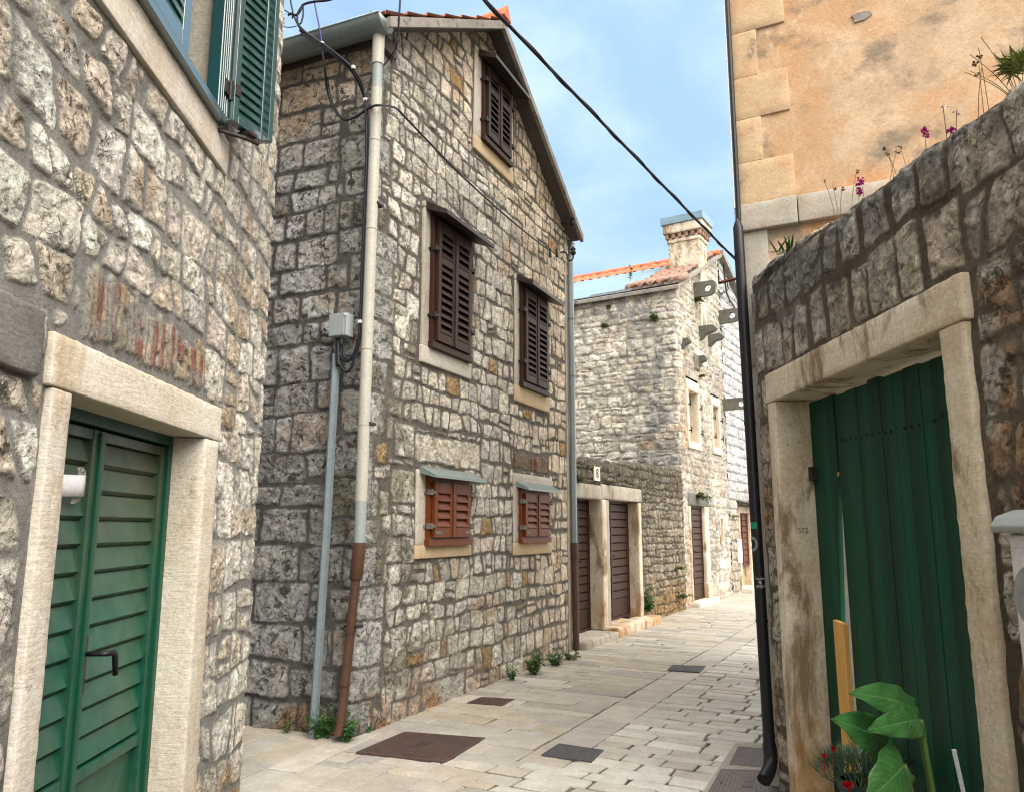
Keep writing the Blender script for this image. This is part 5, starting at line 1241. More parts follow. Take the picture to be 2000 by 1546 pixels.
# right side, older worn setts with open joints
s = -1.55
while s < 17:
    d = r.uniform(.12, .185); t = (.165 if s > -.62 else -1.0) + r.uniform(0, .0)
    tend = 3.6 if s < 3 else 5.2
    while t < tend:
        wd = r.uniform(.20, .46); jj = [r.uniform(-.010, .010) for _ in range(4)]
        col = (pick(WHITE, .06) if r.random() < .88 else pick(GREY)) if t > -.2 else pick(TAN)
        slab.stone([sp(t, s + jj[0], 0), sp(t + wd, s + jj[1], 0), sp(t + wd + jj[2] * 1.5, s + d + jj[1], 0), sp(t + jj[3] * 1.5, s + d + jj[0], 0)], col, .0056, .018, r.uniform(-.003, .003), .007, .007)
        t += wd
    s += d
# corner by the left house: big slabs running up the alley
AD = unit((.37, .93)); AP = np.array([-1.12, 5.80])
def ap(t, s_): return np.array([AP[0] + .93 * t + .37 * s_, AP[1] - .37 * t + .93 * s_, 0])
t = -2.6
while t < .9:
    wd = r.uniform(.22, .30); s_ = -1.9 + r.uniform(0, .3); lim = .45 if t < -.05 else -.30 + .12 * t
    if t > .3: lim = -.42
    while s_ < lim:
        L = r.uniform(.45, .85); s1 = s_ + L
        if s1 > lim: s1 = lim
        if s1 - s_ > .08: slab.stone([ap(t, s_), ap(t + wd, s_), ap(t + wd, s1), ap(t, s1)], pick(TAN if r.random() < .8 else GREY, .05), .0028, .012, .006 + r.uniform(0, .002), .002, .004)
        s_ = s1
    t += wd
# bedding slabs showing in the odd gaps between the two laying directions
for i in range(9):
    for j in range(6):
        t0, s0 = -2.4 + i * .36, -1.9 + j * .46
        slab.stone([ap(t0, s0), ap(t0 + .36, s0), ap(t0 + .36, s0 + .46), ap(t0, s0 + .46)], pick(TAN, .05), .003, .004, -.0055, .002, .003)
pv = slab.build('street_paving', M['paver']); pv['kind'] = 'structure'
b = MB(); b.grid(np.array([[(x, y, -.0105) for y in np.linspace(-6, 40, 30)] for x in np.linspace(-14, 22, 30)])[:, ::1]); g = b.build('ground', M['joint']); g['kind'] = 'structure'
b = MB(); b.grid(np.array([[(x, y, -.06) for y in (-150, 150)] for x in (-150, 150)])); g = b.build('terrain', M['joint']); g['kind'] = 'structure'

# manhole covers
def cover(name, pts, mat, label, ribs=0, diam=False, plate=None, frame=True, grp=None):
    P = [np.array(p[:2]) for p in pts]; cen = sum(P) / 4; z0 = .009
    t = thing(name, label, 'manhole cover', (cen[0], cen[1], 0), grp)
    def q(a, c): return (P[0] * (1 - a) + P[1] * a) * (1 - c) + (P[3] * (1 - a) + P[2] * a) * c
    def q3(a, c, z): x = q(a, c); return (x[0], x[1], z)
    def quadbox(b, a0, a1, c0, c1, za, zb): b.hexa([q3(a0, c0, za), q3(a1, c0, za), q3(a1, c1, za), q3(a0, c1, za), q3(a0, c0, zb), q3(a1, c0, zb), q3(a1, c1, zb), q3(a0, c1, zb)])
    b = MB(); f = .03
    for (a0, a1, c0, c1) in ((0, 1, 0, f), (0, 1, 1 - f, 1), (0, f, f, 1 - f), (1 - f, 1, f, 1 - f)): quadbox(b, a0, a1, c0, c1, -.02, z0 + .001)
    b.build('cover_frame', mat, t)
    b = MB(); quadbox(b, f + .006, 1 - f - .006, f + .006, 1 - f - .006, -.02, z0)
    pl_ = b.build('cover_plate', mat, t)
    b = MB()
    if ribs:
        for i in range(ribs):
            c = .06 + .88 * i / (ribs - 1); segs = [(.06, .94)]
            if plate and plate[2] < c < plate[3]: segs = [(.06, plate[0]), (plate[1], .94)]
            for (a0, a1) in segs: quadbox(b, a0, a1, c - .008, c + .008, z0, z0 + .004)
    if diam:
        for i in range(16):
            for j in range(12):
                a = .07 + .86 * i / 15; c = .08 + .84 * j / 11; quadbox(b, a - .016, a + .016, c - .006, c + .006, z0, z0 + .0025) if (i + j) % 2 else quadbox(b, a - .005, a + .005, c - .022, c + .022, z0, z0 + .0025)
    if plate:
        quadbox(b, plate[0] + .02, plate[1] - .02, plate[2], plate[2] + .012, z0, z0 + .004); quadbox(b, plate[0] + .02, plate[1] - .02, plate[3] - .012, plate[3], z0, z0 + .004)
        quadbox(b, plate[0] + .02, plate[0] + .03, plate[2], plate[3], z0, z0 + .004); quadbox(b, plate[1] - .03, plate[1] - .02, plate[2], plate[3], z0, z0 + .004)
        k = 4
        for i in range(k):
            a = plate[0] + .045 + (plate[1] - plate[0] - .09) * (i + .5) / k; c0 = plate[2] + .025; c1 = plate[3] - .025
            quadbox(b, a - .006, a + .006, c0, c1, z0, z0 + .004)
            if i % 2: quadbox(b, a, a + .03, c1 - .012, c1, z0, z0 + .004)
    if b.v: b.build('raised_pattern', mat, t)
    b = MB()
    for (a, c) in ((.12, .5), (.88, .5)): b.cut(); quadbox(b, a - .012, a + .012, c - .03, c + .03, z0 + .0005, z0 + .0012)
    b.build('lifting_slot', M['dark_inside'], t)
cover('manhole_cover', [gnd(870, 1490), gnd(948, 1442), gnd(790, 1430), gnd(695, 1470)], M['cast_brown'], 'large ribbed brown iron cover at the corner of the gabled house', 24, plate=(.40, .62, .44, .58))
cover('manhole_cover', [gnd(1057, 1475), gnd(1155, 1489), gnd(1179, 1466), gnd(1092, 1453)], M['cast_grey'], 'dark grey patterned iron cover in the middle of the street foreground', 0, True)
cover('manhole_cover', [gnd(912, 1373), gnd(980, 1378), gnd(1005, 1366), gnd(940, 1362)], M['cast_brown'], 'small brown iron cover against the foot of the gabled house wall', 0, True)
cover('manhole_cover', [gnd(1303, 1309), gnd(1366, 1313), gnd(1378, 1301), gnd(1313, 1299)], M['cast_grey'], 'farthest dark grey iron cover, lying in the drainage strip up the street', 0, True)
cover('manhole_cover', [gnd(1424, 1494), gnd(1516, 1502), gnd(1530, 1466), gnd(1442, 1459)], M['cast_plate'], 'reddish brown iron cover under the spout of the black downpipe', 0, True)
cover('manhole_cover', [gnd(1375, 1562), gnd(1530, 1568), gnd(1525, 1507), gnd(1408, 1503)], M['cast_plate'], 'grey brown iron cover nearest the camera at the foot of the right wall', 0, True, plate=(.42, .6, .4, .6))
b = MB(); a = gnd(1422, 1498); c = gnd(1530, 1505)
b.hexa([gnd(1360, 1566, 0) + (0, 0, -.02), gnd(1540, 1572, 0) + (0, 0, -.02), gnd(1540, 1452, 0) + (0, 0, -.02), gnd(1436, 1452, 0) + (0, 0, -.02), gnd(1360, 1566, 0) + (0, 0, .0065), gnd(1540, 1572, 0) + (0, 0, .0065), gnd(1540, 1452, 0) + (0, 0, .0065), gnd(1436, 1452, 0) + (0, 0, .0065)])
b.build('pavement', gen_mat('cover_surround_concrete', (.36, .33, .28), (.29, .265, .225), 6, .9, .4, 50, .004))['kind'] = 'structure'

# ================================================================ electrics on the gabled house
b = MB(); b.box(FB, -.262, -.092, .05, .15, 3.055, 3.245); mb = b.build('meter_box', M['grey_box'], None, FB.p(-.18, .06, 3.05), bevel=.006); tag(mb, 'small square grey metal junction box on the dark side of the gabled house', 'junction box')
b = MB(); b.box(FB, -.256, -.115, .15, .156, 3.06, 3.24); b.build('box_lid', M['grey_box'], mb, bevel=.002)
b = MB(); b.tube([FB.p(-.104, .15, 3.225), FB.p(-.104, .16, 3.225)], .009, 8); b.build('box_lock', M['white_plastic'], mb)
b = MB()
def hexpipe(pts, r): b.tube(pts, r, 6)
hexpipe([FB.p(-.232, .075, 2.93), FB.p(-.262, .075, 1.45), FB.p(-.30, .085, .0)], .034)
cd = b.build('cable_conduit', M['galv'], None, FB.p(-.29, .08, 0)); tag(cd, 'long thin galvanised conduit running from the junction box down to the ground', 'conduit')
def cable(name, paths, mat, label, loc, clips=()):
    b = MB()
    for P, r_ in paths: b.tube(curve(P, 7), r_, 7)
    o = b.build(name, mat, None, loc, smooth=True); tag(o, label, 'cable')
    if clips:
        b = MB()
        for p, r_ in clips: b.cut(); b.tube([p + np.array((0, 0, -.012)), p + np.array((0, 0, .012))], r_, 8)
        b.build('cable_clip', M['white_plastic'], o)
    return o
def O_(x, y, o=None):
    if o is None or o == .12: o = .27 if y < 118 else max(.10, .27 - (y - 118) * .0026)     # the wires pass outside the gutter
    return on(FB, x, y, o)
down = [O_(714, 196), O_(716, 300), O_(712, 400), O_(707, 520), O_(704, 620), O_(700, 662), O_(692, 690)]
cable('drop_cable', [
    ([O_(586, 60), O_(605, 68), O_(630, 86), O_(668, 115), O_(695, 142), O_(708, 168), O_(714, 196)], .012),
    ([O_(588, 66), O_(608, 77), O_(632, 93), O_(668, 121), O_(692, 147), O_(706, 176), O_(712, 198)], .010),
    (down + [O_(680, 705), O_(668, 700), O_(661, 685), O_(661, 662)], .012),
    ([p + FB.d * .016 for p in down] + [O_(686, 718), O_(676, 726), O_(666, 716), O_(662, 700), O_(662, 662)], .011),
    ([p + FB.d * .008 + FB.n * .012 for p in down[:-1]] + [O_(690, 698), O_(682, 703), O_(672, 697), O_(670, 680), O_(672, 662)], .008),
    ([O_(660, 662), O_(660, 690), O_(661, 715)], .022)],
    M['cable'], 'thick black cable bundle dropping beside the corner downpipe into the junction box', down[0],
    [(O_(629, 85), .017), (O_(690, 132), .018), (O_(714, 196), .022), (O_(704, 629), .024)])
G_ = lambda x, y, o=.08: on(FG, x, y, o)
cable('facade_cable', [
    ([O_(628, 90), O_(634, 130), O_(639, 175), O_(646, 200), O_(655, 218), O_(672, 234), O_(692, 230), O_(714, 216), O_(728, 208, .15), O_(742, 206, .17), G_(762, 208, .1), G_(775, 213), G_(790, 228), G_(830, 270), G_(900, 342), G_(980, 415), G_(1040, 465), G_(1074, 490)], .010),
    ([O_(640, 150), O_(643, 175), O_(652, 205), O_(664, 226), O_(672, 234)], .005)],
    M['cable'], 'black cable strung across the gable front from the corner to the right end', G_(775, 213))
cable('violet_cable', [([O_(610, -20, .12), O_(617, 20, .12), O_(624, 55, .12), O_(630, 95, .12)], .007)], M['cable_violet'], 'short violet wire rising from the gutter beside the cable tangle', O_(630, 95, .12))
cable('service_cable', [([O_(783, -20, .25), O_(780, 25, .25), O_(777, 70, .2), O_(773, 95, .15), G_(762, 112, .08), G_(748, 130, .06), O_(728, 150, .03), O_(718, 180, .08), O_(714, 196, .1)], .0085), ([G_(770, 105, .1), G_(768, 118, .1), G_(762, 117, .1)], .005)], M['cable'], 'black wire descending from the sky past the end of the gutter to the downpipe', G_(770, 100, .1))
A_ = lambda x, y: at(x, y, 5.75)
cable('cable_tangle', [
    ([A_(562, 30), A_(570, 27), A_(578, 30), A_(586, 22), A_(592, 10), A_(612, 4), A_(640, 1), A_(662, -6)], .010),
    ([A_(590, 12), A_(582, 25), A_(581, 42), A_(586, 52), A_(600, 66)], .008), ([A_(566, -8), A_(569, 10), A_(572, 26), A_(571, 36)], .007),
    ([A_(592, 12), A_(592, 30), A_(588, 45), A_(583, 48)], .007), ([A_(572, 27), A_(580, 45), A_(588, 58), A_(610, 74), A_(630, 86)], .008), ([A_(556, 20), A_(568, 28), A_(576, 36)], .005), ([A_(552, 52), A_(566, 54), A_(580, 51)], .004)],
    M['cable'], 'tangle of looped black cables in the sky above the left house edge', A_(585, 30))
p0 = at(1437, 508, 4.96); p1 = at(955, 0, 2.6); p2 = p1 + (p1 - p0) * .95
mid = lambda t, sg: p0 * (1 - t) + p2 * t + np.array((0, 0, -sg * 4 * t * (1 - t)))
b = MB(); T = np.linspace(0, 1, 60)
b.tube([mid(t, .02) for t in T], .0072, 8); b.tube([mid(t, .02) + .0075 * np.array((math.cos(t * 70), 0, math.sin(t * 70))) for t in np.linspace(0, 1, 200)], .0042, 6)
oc = b.build('overhead_cable', M['cable'], None, p0, smooth=True); tag(oc, 'black overhead cable crossing the sky diagonally to the orange house corner', 'cable')
b = MB(); b.tube([p0 + (-.0, 0, 0), p0 + (.03, .01, 0)], .012, 8); b.build('cable_end', M['iron'], oc)
def insulator(z, label, u=4.40):
    t = thing('insulator', label, 'insulator', FG.p(u, 0, z), 'black hooked insulators on the gable end')
    b = MB(); b.tube(curve([FG.p(u, -.02, z + .01), FG.p(u, .05, z + .015), FG.p(u + .0, .09, z - .02), FG.p(u + .005, .10, z - .09), FG.p(u + .01, .135, z - .12), FG.p(u + .01, .175, z - .09), FG.p(u + .01, .18, z - .03)], 6), .0115, 8); b.build('hook', M['iron'], t, smooth=True)
    b = MB(); c = FG.p(u + .01, .18, z - .04); b.tube([c, c + (0, 0, .02), c + (0, 0, .035), c + (0, 0, .05), c + (0, 0, .07), c + (0, 0, .085), c + (0, 0, .10), c + (0, 0, .12)], [.028, .04, .04, .025, .036, .036, .02, .012], 12); b.build('bell', M['iron'], t, smooth=True)
insulator(5.66, 'upper black hooked insulator just under the end of the roof verge'); insulator(5.24, 'lower black hooked insulator beside the top of the right downpipe')
for (x, lab) in ((1074, 'left of two black cable clamps hanging at the end of the facade cable'), (1087, 'right of two black cable clamps, next to the lower insulator')):
    p = G_(x, 488, .09); b = MB(); b.tube([p + (0, 0, .01), p + (.003, .002, -.10)], [.014, .022], 10); o = b.build('cable_clamp', M['cable'], None, p); tag(o, lab, 'cable clamp', 'cable clamps on the gable end')
    b = MB(); b.tube(curve([p + (0, 0, -.09), p + (.01, -.02, -.16), p + (.05, 0, -.17), p + (.06, 0, -.10)], 5), .003, 5); b.build('wire_tail', M['cable'], o)
F_ = lambda x, y, o=.06: on(FT, x, y, o)
cable('wall_cable', [([F_(1412, 505), F_(1416, 545), F_(1420, 575), F_(1434, 600), F_(1450, 625)], .02), ([F_(1402, 566), F_(1406, 573), F_(1416, 570), F_(1422, 566), F_(1419, 545)], .014), ([F_(1405, 570), F_(1410, 576), F_(1413, 569)], .012)], M['cable'], 'black cable looping down the white painted house wall by the downpipe', F_(1416, 545))

# ================================================================ electricity cabinet at the right edge
ca = thing('electricity_cabinet', 'pale grey plastic cabinet with a domed lid at the right edge of the photo', 'cabinet', FR_.p(2.6, 0, .5))
b = MB(); b.box(FR_, 2.40, 2.90, .0, .13, .45, 1.53); body = b.build('body', M['white_plastic'], ca, bevel=.008)
b = MB(); P = []
for o, z in ((0, 1.535), (.165, 1.535), (.17, 1.555), (.15, 1.585), (.09, 1.605), (0, 1.61)): P.append((o, z))
b.prism([FR_.p(2.375, o, z) for o, z in P], FR_.d * .55); b.build('lid', M['grey_box'], ca, bevel=.006)
b = MB(); b.box(FR_, 2.43, 2.87, .13, .136, .5, 1.49); cdoor = b.build('cabinet_door', M['white_plastic'], ca, bevel=.002)
M['graf'] = gen_mat('grey_spray', (.22, .225, .23), (.3, .3, .31), 30, .6, 0)
text('CB', FR_, 2.56, .1365, 1.34, .24, M['graf'], cdoor, bold=.012, ext=.0005); text('2S', FR_, 2.54, .1365, 1.16, .17, M['graf'], cdoor, bold=.010, ext=.0005)

# ================================================================ plants
def clump(name, c, rad, h, n, mat, label, cat='weed', grp=None, ls=.03, nrm=None, seed=0, stem=True, flowers=None):
    """leafy tuft: bent stems carrying small pointed leaves"""
    r = random.Random(seed + int(abs(c[0]) * 1000)); b = MB(); c = np.array(c, float); nrm = np.array((0, 0, 1.)) if nrm is None else np.array(nrm, float)
    tips = []
    for i in range(n):
        a = r.uniform(0, 2 * pi); rr = rad * math.sqrt(r.random()); out = np.array((math.cos(a), math.sin(a), 0)) * rr
        top = c + out + nrm * h * r.uniform(.25, 1) + np.array((0, 0, .25 * h * r.random()))
        base = c + out * .25; P = [base, base * .5 + top * .5 + out * -.1, top]
        if stem: b.tube(P, [.0022, .0018, .001], 4)
        for k in range(r.randint(4, 7)):
            t = r.uniform(.25, 1.05); p = base + (top - base) * t + np.array((r.uniform(-1, 1), r.uniform(-1, 1), r.uniform(-1, 1))) * .012
            d = unit(np.array((r.uniform(-1, 1), r.uniform(-1, 1), r.uniform(-.3, .8)))); sd = unit(np.cross(d, (r.uniform(-.3, .3), r.uniform(-.3, .3), 1)))
            L = ls * r.uniform(.6, 1.3); wv = L * .38; up = np.cross(sd, d)
            b.add([p, p + d * L * .45 + sd * wv, p + d * L - up * L * .2, p + d * L * .45 - sd * wv, p + d * L * .5 + up * L * .08], [(0, 1, 4), (1, 2, 4), (2, 3, 4), (3, 0, 4)])
        tips.append(top)
    o = b.build(name, mat, None, c); tag(o, label, cat, grp); return o
W_ = 'weeds along the foot of the walls'
clump('weed', gnd(626, 1440) + (0, -.03, 0), .13, .22, 38, M['leaf_dark'], 'bushy green weed at the foot of the galvanised conduit', grp=W_, ls=.04, seed=1)
clump('weed', gnd(676, 1446) + (0, -.03, 0), .10, .17, 26, M['leaf_dark'], 'green weed at the rusty foot of the left downpipe', grp=W_, ls=.035, seed=2)
clump('weed', gnd(717, 1430), .04, .08, 10, M['leaf_dark'], 'tiny weed at the corner foot next to the large brown cover', grp=W_, ls=.028, seed=3)
clump('weed', gnd(1000, 1328), .07, .11, 16, M['leaf_dark'], 'low weed at the wall foot below the gap between the lower shutters', grp=W_, ls=.035, seed=4)
clump('weed', gnd(1043, 1316), .11, .21, 34, M['leaf_dark'], 'tallest weed on the gable wall foot, below the right lower shutters', grp=W_, ls=.045, seed=5)
clump('weed', gnd(1086, 1298), .13, .12, 30, M['leaf_dark'], 'spreading weed on the gable wall foot left of the right downpipe', grp=W_, ls=.04, seed=6)
clump('weed', gnd(1116, 1287), .12, .08, 22, M['leaf_olive'], 'flat yellowish weed at the foot of the right downpipe', grp=W_, ls=.04, seed=7)
clump('weed', FM.p(-.02, .06, .18), .14, .38, 36, M['leaf_dark'], 'tall weed growing right of the second brown door jamb', grp=W_, ls=.05, seed=8)
clump('weed', gnd(560, 1432), .03, .10, 8, M['leaf_olive'], 'sparse yellowish sprig at the wall foot left of the conduit', grp=W_, ls=.03, seed=9)
V_ = 'tufts growing out of the old walls'
FSn, FTn, FMn = FS.n, FT.n, FM.n
def wallp(fr, px, py): return on(fr, px, py, .03)
clump('wall_fern', wallp(FT, 1361, 965), .17, .30, 46, M['leaf_olive'], 'fern hanging over the lintel of the tall house door', 'fern', V_, .06, FTn * .6 + (0, 0, -.5), 11)
clump('wall_fern', wallp(FS, 1278, 628), .09, .26, 26, M['leaf_olive'], 'grassy tuft on the grey side wall under the chimney', 'fern', V_, .05, FSn * .4 + (0, 0, .6), 12)
clump('wall_fern', wallp(FS, 1182, 640), .09, .20, 20, M['leaf_olive'], 'dry tuft on the side wall left of the chimney tuft', 'fern', V_, .045, FSn * .4 + (0, 0, .5), 13)
clump('wall_fern', wallp(FS, 1189, 598), .05, .28, 20, M['leaf_olive'], 'tuft high on the side wall just under the pale flashing', 'fern', V_, .04, FSn * .3 + (0, 0, -.5), 14)
clump('wall_fern', wallp(FT, 1360, 585), .16, .30, 34, M['leaf_olive'], 'mossy tuft beside the topmost holed bracket', 'fern', V_, .05, FTn * .5 + (0, 0, -.5), 15)
clump('wall_fern', wallp(FT, 1368, 735), .07, .16, 16, M['leaf_moss'], 'small bright tuft between the two blocked windows', 'fern', V_, .05, FTn * .6, 16)
clump('wall_fern', wallp(FM, 1322, 1110), .12, .22, 20, M['leaf_olive'], 'tuft low on the brown court wall near the tall house corner', 'fern', V_, .05, FMn * .6, 17)
clump('wall_fern', wallp(FM, 1326, 1165), .16, .25, 30, M['leaf_olive'], 'spreading tuft at knee height on the brown court wall', 'fern', V_, .05, FMn * .6, 18)
clump('wall_moss', wallp(FM, 1129, 937), .10, .12, 22, M['leaf_moss'], 'yellow moss above the leftmost brown door', 'moss', V_, .03, FMn * .5, 19)
clump('wall_moss', wallp(FM, 1189, 942), .10, .10, 20, M['leaf_moss'], 'yellow moss above the right court door lintel', 'moss', V_, .03, FMn * .5, 20)
clump('wall_moss', wallp(FT, 1433, 1008), .12, .12, 20, M['leaf_moss'], 'yellow moss beside the far red door canopy', 'moss', V_, .04, FTn * .5, 21)
clump('wall_fern', FS.p(-1.1, -.3, 6.9), .05, .35, 8, M['leaf_olive'], 'grass blades sprouting at the end of the pale flashing', 'grass', V_, .05, None, 22)
# plants on top of the right court wall
def toppos(w, back=.10): return FR_.p(w, -back, 3.19 - .068 * w)
def stalks(name, p, n, h, label, mat, head, hm, grp=None, lean=.25, seed=0, hs=.012):
    r = random.Random(seed); b = MB(); hd = MB()
    for i in range(n):
        a = r.uniform(0, 2 * pi); q = p + np.array((r.uniform(-.05, .05), r.uniform(-.07, .07), -.03)); hh = h * r.uniform(.6, 1)
        tip = q + np.array((math.cos(a) * lean * hh, math.sin(a) * lean * hh, hh)); md_ = (q + tip) / 2 + np.array((math.cos(a), math.sin(a), 0)) * -.03 * hh
        b.tube(curve([q, md_, tip], 4), .0016, 4)
        for k in range(head):
            c = tip + np.array((r.uniform(-1, 1), r.uniform(-1, 1), r.uniform(-2.5, .4))) * hs
            if k == 0: hd.cut()
            for m_ in range(5):
                d = unit(np.array((r.uniform(-1, 1), r.uniform(-1, 1), r.uniform(-1, 1)))); s_ = unit(np.cross(d, (.3, .2, 1))); L = hs * 1.1
                hd.add([c, c + d * L * .6 + s_ * L * .5, c + d * L, c + d * L * .6 - s_ * L * .5], [(0, 1, 2, 3)])
    o = b.build(name, mat, None, p); tag(o, label, 'wildflower', grp)
    hd.build('flower_head', hm, o); return o
T_ = 'wildflowers along the top of the right wall'
stalks('snapdragon', toppos(1.31, .05), 2, .17, 'magenta snapdragon on the wall top over the middle of the green door', M['arum_stem'], 9, M['magenta'], T_, .1, 1, .0125)
stalks('snapdragon', toppos(1.96, .03), 2, .10, 'magenta snapdragon on the wall top above the right door jamb', M['arum_stem'], 9, M['magenta'], T_, .1, 2, .011)
stalks('dry_stalks', toppos(1.05, .08), 4, .28, 'dry brown stalks beside the first magenta snapdragon', M['stalk'], 1, M['stalk'], T_, .2, 3)
stalks('dry_stalks', toppos(1.66, .08), 4, .19, 'dry brown seed stalks midway between the two snapdragons', M['stalk'], 2, M['stalk'], T_, .3, 4, .009)
stalks('dry_stalks', toppos(2.22, .10), 3, .30, 'taller dry stalks just left of the bushy wall top plant', M['stalk'], 1, M['stalk'], T_, .18, 5)
stalks('red_stalk', toppos(2.06, .04), 2, .16, 'reddish stalk with a pale flower head by the second snapdragon', M['rust_iron'], 2, M['paper'], T_, .1, 6, .008)
def spiky(name, p, n, L, wd, mat, label, cat, up=.6, seed=0, grp=None, curl=.3):
    r = random.Random(seed); b = MB()
    for i in range(n):
        a = r.uniform(0, 2 * pi); el = r.uniform(.15, 1.3) * up; d = np.array((math.cos(a) * math.cos(el), math.sin(a) * math.cos(el), math.sin(el) + .1)); d = unit(d); s_ = unit(np.cross(d, (0.01, .02, 1))); l = L * r.uniform(.5, 1.1); q = p + np.array((r.uniform(-1, 1), r.uniform(-1, 1), r.uniform(-.3, .6))) * L * .35
        P = []
        for t in (0, .35, .7, 1): c = q + d * l * t + np.array((0, 0, -curl * l * t * t)); ww = wd * (1 - t) ** .6 if t else wd * .6; P.append([c - s_ * ww, c + np.cross(s_, d) * ww * .4, c + s_ * ww])
        b.grid(np.array(P))
    o = b.build(name, mat, None, p); tag(o, label, cat, grp); return o
spiky('sprout', toppos(.50, .03) + (0, 0, -.02), 16, .12, .010, M['leaf_dark'], 'bright green sprout at the left end of the right wall top', 'plant', 1.0, 3, T_, .1)
bush = spiky('wall_bush', toppos(2.37, .10) + (0, 0, .09), 260, .085, .0055, M['leaf_bush'], 'bushy olive plant on the right wall top near the upper right corner', 'plant', .9, 5, T_, .35)
b = MB(); r = random.Random(3)
for i in range(9):
    p = toppos(2.37, .10); e = p + np.array((r.uniform(-.12, .12), r.uniform(-.15, .15), r.uniform(.10, .26))); b.tube(curve([p + (0, 0, -.05), (p + e) / 2 + (.02, .02, 0), e], 4), .0014, 5)
b.build('stem', M['stalk'], bush)
# arum lily leaves
def leaf_mesh(b, B, T, W, side, bend=.03, fold=.15, wav=.006, lobe=.2):
    B = np.array(B); T = np.array(T); L = np.linalg.norm(T - B); d = (T - B) / L; side = unit(side - d * np.dot(side, d)); up = np.cross(side, d)
    if up[2] < 0: up = -up
    S = np.linspace(0, 1, 25); Tt = np.linspace(-1, 1, 17); P = np.zeros((25, 17, 3))
    for i, s_ in enumerate(S):
        w_ = W * (math.sin(pi * min(1, (.30 + .70 * s_))) ** .8) * (1.12 - .12 * s_)
        for j, t in enumerate(Tt):
            back = lobe * L * abs(t) ** 1.6 * (1 - s_) ** 3
            P[i, j] = B + d * (L * s_ - back) + side * (t * w_) + up * (bend * math.sin(pi * s_) - .5 * bend * s_ * s_ + fold * abs(t) * w_ - .10 * W * t * t + wav * math.sin(s_ * 19 + 2.5 * t) * abs(t) ** 2 - .03 * (1 - s_) ** 2 * abs(t) ** 2)
    b.grid(P); ST = np.stack(np.meshgrid(S, Tt, indexing='ij') + [np.zeros((25, 17))], -1).reshape(-1, 3); return ST
ar = thing('arum_plant', 'large leaved green arum growing in front of the green plank door', 'plant', (1.36, 2.80, 0))
lv = [((1790, 1386, 2.80), (1666, 1350, 2.60), .062, (.30, .65, .62), .022), ((1798, 1404, 2.76), (1698, 1424, 2.56), .050, (.2, .6, .75), .02), ((1734, 1452, 2.80), (1632, 1402, 2.60), .068, (.25, .45, .85), .015), ((1766, 1492, 2.66), (1692, 1562, 2.52), .072, (.68, .15, -.70), .01)]
for i, (B, T, W, sd, bn) in enumerate(lv):
    b = MB(); ST = leaf_mesh(b, at(*B), at(*T), W, np.array(sd), bn); o = b.build('leaf', M['arum'], ar, smooth=True); aa = o.data.attributes.new('Leaf', 'FLOAT_VECTOR', 'POINT'); aa.data.foreach_set('vector', ST.astype(np.float32).ravel()); md = o.modifiers.new('s', 'SOLIDIFY'); md.thickness = .0006
foot = np.array((1.40, 2.78, 0))
for (px, py, y) in ((1790, 1386, 2.80), (1798, 1404, 2.76), (1734, 1452, 2.80), (1766, 1492, 2.66)):
    p = at(px, py, y); b = MB(); b.tube(curve([foot + (RNG.uniform(-.03, .03), RNG.uniform(-.03, .03), 0), foot * .55 + p * .45 + (.035, 0, .02), p], 8), [.012] * 9 + [.009] * 8, 8); b.build('stem', M['arum_stem'], ar, smooth=True)
b = MB(); b.tube([foot + (0, 0, -.02), foot + (0, 0, .05)], .05, 10); b.build('root_tuft', M['leaf_dark'], ar)
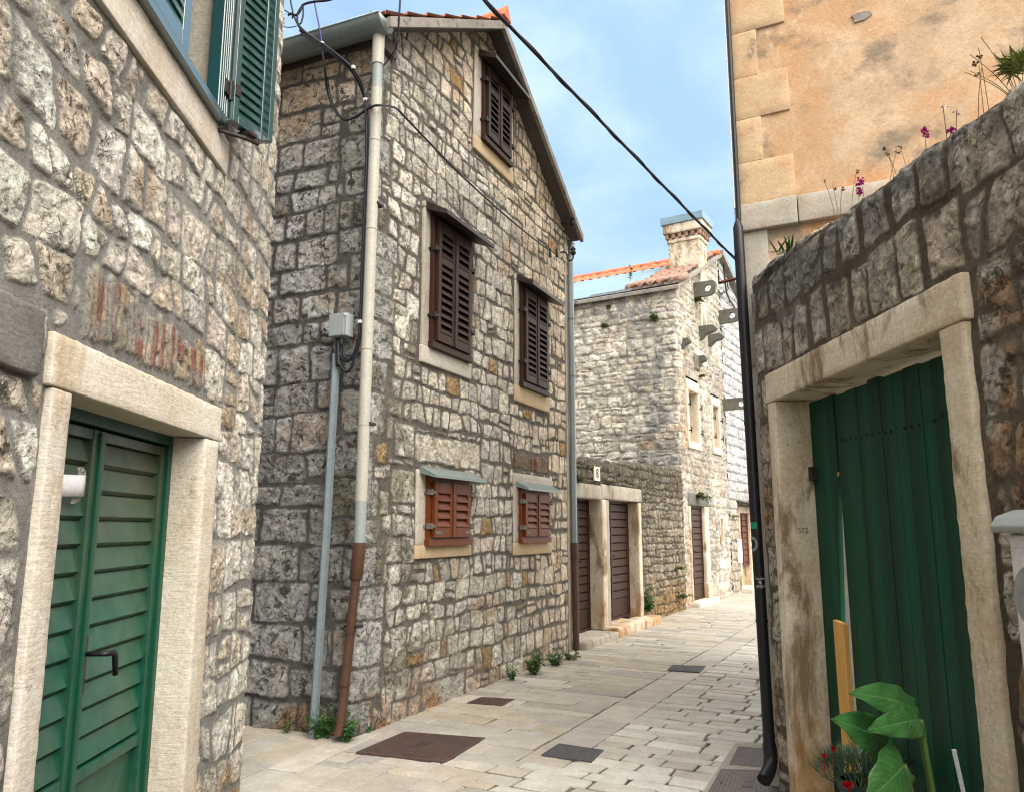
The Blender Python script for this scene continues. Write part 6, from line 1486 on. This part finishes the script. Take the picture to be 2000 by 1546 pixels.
# pot of red carnations
pc = np.array((1.585, 3.72, .10)); pt = thing('potted_plant', 'dark green flowerpot of spiky grey green leaves with red flowers on the door step', 'potted plant', pc)
b = MB(); b.tube([pc, pc + (0, 0, .29), pc + (0, 0, .29), pc + (0, 0, .325), pc + (0, 0, .325), pc + (0, 0, .28)], [.075, .098, .108, .11, .095, .09], 20); b.build('pot', M['pot'], pt, auto=.5)
b = MB(); r = random.Random(31)
for i in range(950):
    a = r.uniform(0, 2 * pi); rr = .19 * math.sqrt(r.random()); q = pc + np.array((math.cos(a) * rr, math.sin(a) * rr * 1.1, .34 + .10 * (1 - (rr / .19) ** 2) * r.uniform(.3, 1)))
    el = r.uniform(.1, 1.2); d = unit(np.array((math.cos(a) * math.cos(el) + r.uniform(-.4, .4), math.sin(a) * math.cos(el) + r.uniform(-.4, .4), math.sin(el)))); s_ = unit(np.cross(d, (.1, .2, 1))); L = r.uniform(.04, .095)
    b.add([q - s_ * .0032, q + s_ * .0032, q + d * L * .6 + s_ * .003, q + d * L, q + d * L * .6 - s_ * .003], [(0, 1, 2, 4), (4, 2, 3)])
b.build('foliage', M['carnation'], pt)
for (px, py, y, s_) in ((1627, 1462, 3.66, .016), (1610, 1475, 3.62, .013), (1657, 1534, 3.46, .026), (1698, 1523, 3.5, .013)):
    p = at(px, py, y); b = MB(); r = random.Random(px)
    for k in range(22):
        d = unit(np.array((r.uniform(-1, 1), r.uniform(-1, .6), r.uniform(-.3, 1)))); q = unit(np.cross(d, (.3, r.uniform(-1, 1), .5))); b.add([p, p + d * s_ * .7 + q * s_ * .5, p + d * s_, p + d * s_ * .7 - q * s_ * .5], [(0, 1, 2, 3)])
    b.tube([p, p + (0, .01, -.07)], .002, 4); b.build('flower', M['red_petal'], pt)
b = MB(); b.tube([np.array((1.725, 3.02, .10)), at(1863, 1463, 3.0)], .008, 8); sk = b.build('white_stick', M['white_plastic'], None, (1.725, 3.02, .1)); tag(sk, 'thin white stick leaning by the right jamb of the green plank door', 'stick')

# number scratched into the reveal of the left jamb
FJ = Fr(FR_.p(.3065, 0, 0)[:2], -FR_.n); M['scratch'] = gen_mat('scratched_stone', (.13, .11, .09), (.2, .17, .14), 40, .9, 0)
text('572', FJ, .115, .0035, 1.535, .042, M['scratch'], rwall, 'scratched_number', ext=.0008)
